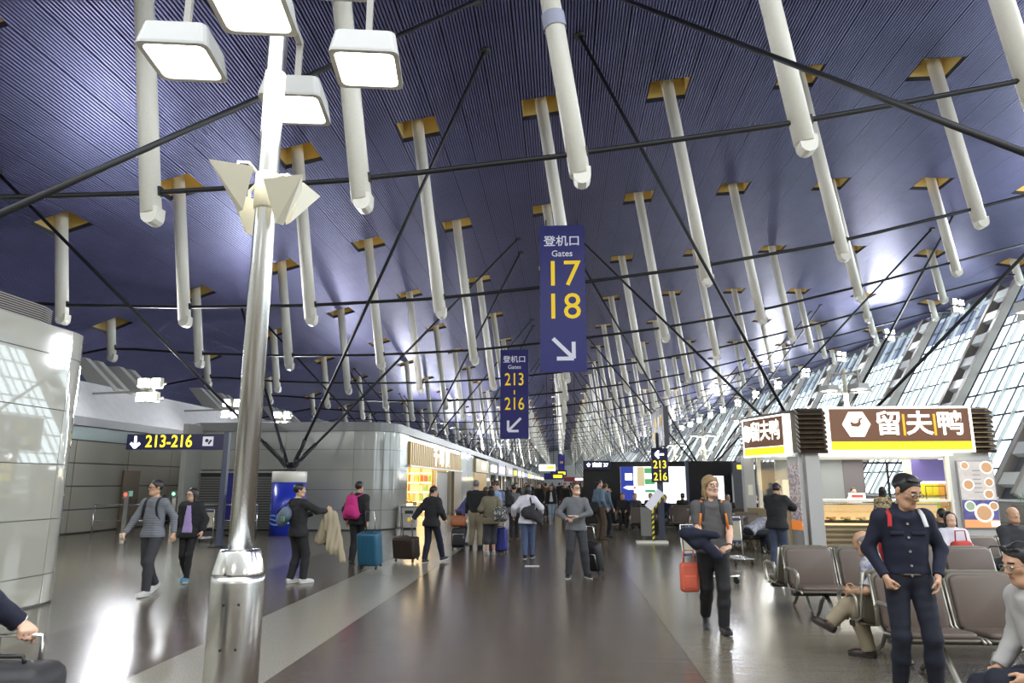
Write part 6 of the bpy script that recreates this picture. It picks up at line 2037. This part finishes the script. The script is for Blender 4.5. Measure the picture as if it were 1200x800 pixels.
# --- white shirt woman with hobo bag
D = person((-.78, 16.7), -6, 'woman in a white shirt and blue jeans walking away with a slouchy black bag', H=1.66, female=True, lean=5, head=(10, 8, 0), ank=((-.05, -.1), (.07, .16)), footp=(0, 4), wr=((-.34, .08, .95), (.30, .18, 1.02)), hair=('bob', 'black'), top=T(white_c, name='shirt', len=.10, g=.036), bottom=(jean, 1, .012), shoes=(navy, sol), res=.012)
t = thing('shoulder_bag', 'slouchy black bag on the shoulder of the woman in the white shirt', 'bag', tuple(D['root'].location), D['root'].rotation_euler.z)
F = Field(.04); c = D['pel'] + V3(.12, -.19, .10); F.cap(c + V3(-.12, 0, .05), c + V3(.14, .02, -.02), .13, .12, flat=((0, 1, 0), .6)); F.cap(c + V3(-.02, 0, .12), c + V3(.04, 0, .22), .1, .05, flat=((0, 1, 0), .5)); F.cap(c + V3(.1, .0, -.05), c + V3(.24, .03, -.2), .09, .04); r_ = F.surface(.014, wr=.005); link('bag_body', np_mesh('bag_body', r_[0], r_[1], cloth('bag_graphite', (.03, .028, .034))), t)
mb = MB(); mb.tube([tuple(c + V3(0, 0, .24)), tuple(D['sh'][1] + V3(-.06, -.1, .02)), tuple(D['sh'][1] + V3(-.05, 0, .085)), tuple(D['sh'][1] + V3(-.03, .1, .0))], .02, n=6); mb.build('bag_strap', MATS['cloth_bag_graphite'], t)
D = person((-1.42, 21.6), -4, 'person in grey with a red scarf walking just left of the white shirt', H=1.66, female=True, ank=((-.07, -.1), (.07, .12)), hair=('short', 'black'), top=J(grey_c, len=.06), inner=red_c, bottom=(blk_c, 1, .0), shoes=(brownc, solb), res=.018)
# --- grey sweater man, centre
D = person((.28, 13.5), 184, 'man in a plain grey sweater and dark trousers standing in the centre aisle', H=1.72, head=(26, -8, 0), ank=((-.18, .0), (.16, .05)), footy=(20, 12), wr=((-.02, .24, 1.10), (.20, .2, 1.06)), pole=((-1.3, -.1, -.1), (1, -.8, 0)), hd=((.9, .3, 0), (-.5, .6, 0)), hup=((0, .3, 1), (0, 0, 1)), curl=(.4, .5), skin='b', hair=('short', 'brown'),
           top=T(grey_c, len=.06, g=.016), bottom=(char_c, 1, .014), shoes=(bks, sol), res=.010, glasses=frm)
p = D['w'](D['W'][0] + D['HD'][0] * .12 + V3(0, .02, .02)); t = thing('phone', 'pale phone in the hand of the man in the grey sweater', 'phone', p, .3); MB().rbox((0, 0, 0), (.15, .08, .012), .005).build('phone_body', white_paint, t)
# --- jeans girl far centre
D = person((-.42, 30.5), 184, 'woman in white top, open black jacket and pale jeans walking down the aisle', H=1.62, female=True, ank=((-.03, -.16, .12), (.05, .1)), footp=(-20, 0), hair=('long', 'brown'), top=J(blk_c, len=.03, g=.025), inner=white_c, bottom=(palej, 1, .0), shoes=(khaki, sol), res=.018)
# --- blue shirt man and companion
D = person((1.18, 22.2), -60, 'man in a blue-grey shirt and brown trousers with a shoulder strap, right of the aisle', H=1.80, head=(-20, 0, 0), ank=((-.1, 0), (.11, .04)), wr=((-.24, .1, .95), (.25, .1, .95)), skin='b', hair=('short', 'black'), top=T(teal_c, name='shirt', len=.0, g=.02, col=teal_c), bottom=(brownc, 1, .016), shoes=(brownc, solb), res=.013, beard=True)
mb = MB(); mb.tube([tuple(D['sh'][1] + V3(-.04, 0, .08)), tuple(D['chest'] + V3(.02, .145, .06)), tuple(D['chest'] + V3(-.1, .13, -.12)), tuple(D['pel'] + V3(-.17, .05, .08))], .016, n=6); mb.build('bag_strap', cloth('strap_tan', (.25, .09, .04)), D['root'])
bag(1.0, 22.0, .78, 0, (.3, .16, .34), blk_c, 'black bag hanging beside the man in the blue-grey shirt')
D = person((1.42, 23.1), -50, 'person in blue with a hand raised to the face behind the strapped man', H=1.70, ank=((-.1, 0), (.1, 0)), wr=((-.06, .16, 1.5), (.25, .1, .9)), skin='b', hair=('short', 'brown'), top=T(teal_c, len=.04), bottom=(dkjean, 1, .005), shoes=(bks, solb), res=.016)
# --- kiosk customers and staff
D = person((4.42, 15.1), -32, 'man in a black jacket and cap standing at the side of the kiosk', H=1.72, lean=8, head=(-12, 14, 0), ank=((-.1, -.02), (.1, .04)), wr=((-.12, .50, 1.20), (.16, .48, 1.18)), curl=(.5, .5), hair=('cap', 'black'), top=J(blk_c, len=.12, g=.038), bottom=(cloth('mid_denim', (.05, .065, .11)), 1, .018), shoes=(bks, solb), res=.011, build=1.08)
D = person((8.25, 20.75), 176, 'shop assistant with tied black hair behind the kiosk counter', H=1.58, female=True, skin='b', hair=('short', 'black'), top=T(white_c), bottom=(blk_c, 1, 0), shoes=(bks, solb), res=.014, ank=((-.09, 0), (.09, 0)))
D = person((7.92, 18.2), -5, 'customer with dark hair and patterned top at the kiosk counter', H=1.62, female=True, hair=('bob', 'black'), top=T(print_mat('cloth_print_gold', (.30, .22, .08), (.07, .05, .08), (.4, .35, .2), 26), len=.06, g=.02), bottom=(blk_c, 1, .0), shoes=(bks, solb), res=.014, ank=((-.09, 0), (.09, 0)))
for i, (x, y, lab, c) in enumerate([(-7.9, 30.2, 'assistant in grey behind the bakery counter', grey_c), (-6.2 - .3, 27.9 + 1.6, 'assistant with a red cap at the bakery entrance', char_c)]):
    D = person((x, y) if i == 0 else (-5.7, 31.8), 200, lab, H=1.6, hair=('cap' if i else 'short', 'black'), top=T(c), bottom=(blk_c, 1, 0), shoes=(bks, solb), res=.022)
    if i: D['root'].children[1].data = D['root'].children[1].data.copy(); D['root'].children[1].data.materials[0] = red_c


# --- seated figures
def sit(x, y, facing, label, seat=.45, **k):
    kw = dict(pelvis=(0, 0, seat + .10), lean=k.pop('lean', -10), ank=((-.11, .44), (.11, .46)), wr=((-.12, .30, seat + .24), (.12, .30, seat + .24)), seated=True)
    kw.update(k)
    return person((x, y), facing, label, **kw)
# bald man with crossed legs, at the left end of the nearest bench, back to the camera
D = sit(3.30, 7.45, 50, 'balding man in a patterned short-sleeved shirt sitting cross-legged at the bench end', pelvis=(0, 0, .52), lean=26, ank=((.04, .34), (-.16, .62, .32)), footp=(0, 22), knee=((0, 1, .5), (0, 1, .9)), wr=((-.14, .40, .64), (.1, .42, .64)), head=(-8, -4, 0), hair=('bald', 'grey'), top=T(plaid, name='shirt', len=.06, g=.026, sleeve=.42), bottom=(khaki, 1, .02), shoes=(mat('shoe_brown', (.03, .02, .017), .5), solb), res=.009, H=1.66, build=1.1)
# young man, right edge, grey jacket
D = sit(3.03, 4.8, 92, 'young man with glasses in a light grey jacket sitting at the right edge', lean=10, ank=((-.12, .36, .14), (.14, .30)), wr=((-.20, .30, .60), (.20, .24, .56)), head=(2, 6, 0), hair=('quiff', 'black'), top=J(lightgrey, len=.02, g=.022, col=lightgrey), bottom=(dkjean, 1, .012), shoes=(bks, solb), res=.0065, H=1.72, hsc=1.1, glasses=mat('thin_frame', (.12, .12, .13), .3))
# man far left cropped, hand on suitcase handle
D = person((-2.93, 3.2), 0, 'traveller in a navy sweater cropped by the left edge, hand on a suitcase handle', H=1.74, ank=((-.1, 0), (.1, 0)), wr=((-.3, 0, .9), (.45, .02, 1.09)), pole=(None, (.4, -1, 0)), hd=(None, (.85, -.35, -.35)), hup=(None, (0.2, 0, 1)), curl=(.4, .95), skin='b', hair=('short', 'brown'), top=T(navy, len=.05, g=.018), bottom=(dkjean, 1, .01), shoes=(bks, solb), res=.0065)
e = D['E'][1] + (D['W'][1] - D['E'][1]) * .95; d_ = nrm_(D['W'][1] - D['E'][1]); mb = MB(); mb.cyl(tuple(e - d_ * .02), tuple(e + d_ * .012), .044, .042, n=20); mb.build('shirt_cuff', white_paint, D['root'])
print('hand at', [round(v, 3) for v in D['w'](D['W'][1])])
# behind the second bench
D = sit(5.85, 11.2, 165, 'woman in white with a red bag on her lap on the bench by the kiosk', H=1.6, female=True, hair=('bob', 'black'), skin='b', top=T(white_c, g=.02), bottom=(blk_c, 1, .01), shoes=(bks, solb), res=.013)
t = bag(5.78, 10.9, .55, .3, (.34, .16, .34), red_c, 'bright red bag on the lap of the woman in white', name='red_bag')
D = sit(6.3, 12.5, 10, 'person in black with back turned on the bench by the kiosk', H=1.62, hair=('short', 'black'), top=J(blk_c, g=.02), bottom=(blk_c, 1, .01), shoes=(bks, solb), res=.015)
D = sit(6.72, 11.15, 172, 'bald man in a dark jacket seated below the kiosk poster', H=1.74, lean=-4, hair=('bald', 'grey'), skin='a', top=J(char_c, g=.022, col=char_c), bottom=(blk_c, 1, .01), shoes=(bks, solb), res=.012, build=1.08)
# far seated travellers
far_sit = [(2.3, 26.9, 175, 'first far traveller in black sitting left of the leaflet board', blk_c, 'short'), (2.75, 26.8, 175, 'second far traveller in black left of the leaflet board', char_c, 'short'), (3.35, 27.1, 170, 'far traveller in black seated just right of the leaflet board', blk_c, 'short'),
           (4.55, 27.3, 5, 'far traveller in black with a raised collar below the white screen', blk_c, 'cap'), (4.35, 22.2, 170, 'seated traveller with a pale face mask left of the long-haired man', grey_c, 'short'), (3.3, 23.4, 150, 'seated traveller in navy behind the signpost', navy, 'short'),
           (5.6, 24.3, 190, 'seated woman with reddish hair below the slate panel', blk_c, 'pony'), (6.9, 26.0, 160, 'seated traveller in a white and grey top left of the kiosk', white_c, 'short'), (6.3, 23.2, 20, 'seated traveller in black beside the reddish-haired woman', blk_c, 'short')]
for i, (x, y, fa, lab, c, h_) in enumerate(far_sit):
    sit(x, y, fa, lab, H=1.68, hair=(h_, 'brown' if 'reddish' in lab else 'black'), top=T(c, g=.02), bottom=(blk_c, 1, .01), shoes=(bks, solb), res=.02, skin='b' if i % 2 else 'a')
sit(4.65, 18.2, -70, 'traveller in a pale blue checked shirt slumped over the seats beside the trolley', lean=62, H=1.7, hair=('short', 'black'), top=T(plaid, g=.025), bottom=(dkjean, 1, .01), shoes=(bks, solb), res=.015, wr=((-.1, .62, .58), (.1, .66, .58)))
# dark figures by the left passage
D = person((-8.9, 19.3), 150, 'person in black partly hidden behind the lamp post, left passage', H=1.68, hair=('short', 'black'), top=J(blk_c, len=.1, g=.03), bottom=(blk_c, 1, .01), shoes=(bks, solb), res=.016)
# distant crowd in the aisle: a handful of figures, each copied
rnd = random.Random(21)
protos = []
for i, (c, b_, h_, f_) in enumerate([(blk_c, blk_c, 'short', False), (char_c, dkjean, 'long', True), (brownc, blk_c, 'short', False), (navy, char_c, 'bob', True), (grey_c, blk_c, 'short', False)]):
    protos.append((c, b_, h_, f_))
clab = ['in black', 'in charcoal with long hair', 'in a brown coat', 'in navy with bobbed hair', 'in grey']
spots = [(-1.75, 27.5, 0), (-1.3, 29, 3), (-2.1, 31, 1), (-1.0, 33, 0), (-1.7, 35, 4), (-.75, 36, 2), (-2.3, 38, 0), (-1.2, 40, 1), (-.5, 43, 3), (-1.9, 45, 0), (-1.1, 48, 2), (.2, 34, 0), (.75, 37, 1), (1.2, 33, 3), (.9, 41, 0), (1.5, 44, 2), (.3, 47, 4), (-.1, 52, 0), (-2.6, 52, 1), (-1.5, 56, 3), (.8, 55, 0), (-.7, 60, 2), (1.6, 60, 1), (.1, 66, 0), (-1.8, 68, 4), (1.0, 72, 0), (-.9, 76, 3), (.5, 82, 1)]
made = {}
for i, (x, y, k) in enumerate(spots):
    c, b_, h_, f_ = protos[k]
    lab = 'distant traveller %s, about %d metres off, %s of centre' % (clab[k], y, 'left' if x < -.3 else 'right')
    if k not in made:
        D = person((x, y), 0 if i % 2 else 180, lab, H=1.70 if not f_ else 1.62, female=f_, hair=(h_, 'black'), top=J(c, len=.07, g=.028), bottom=(b_, 1, .008), shoes=(bks, solb), res=.022, ank=((-.08, -.12, .10), (.08, .12)), group='distant crowd in the aisle')
        made[k] = D['root']
    else:
        r_ = dup(made[k], (x, y, 0), math.radians(rnd.choice((0, 180, 10, 170, -15))), lab, 'distant crowd in the aisle')
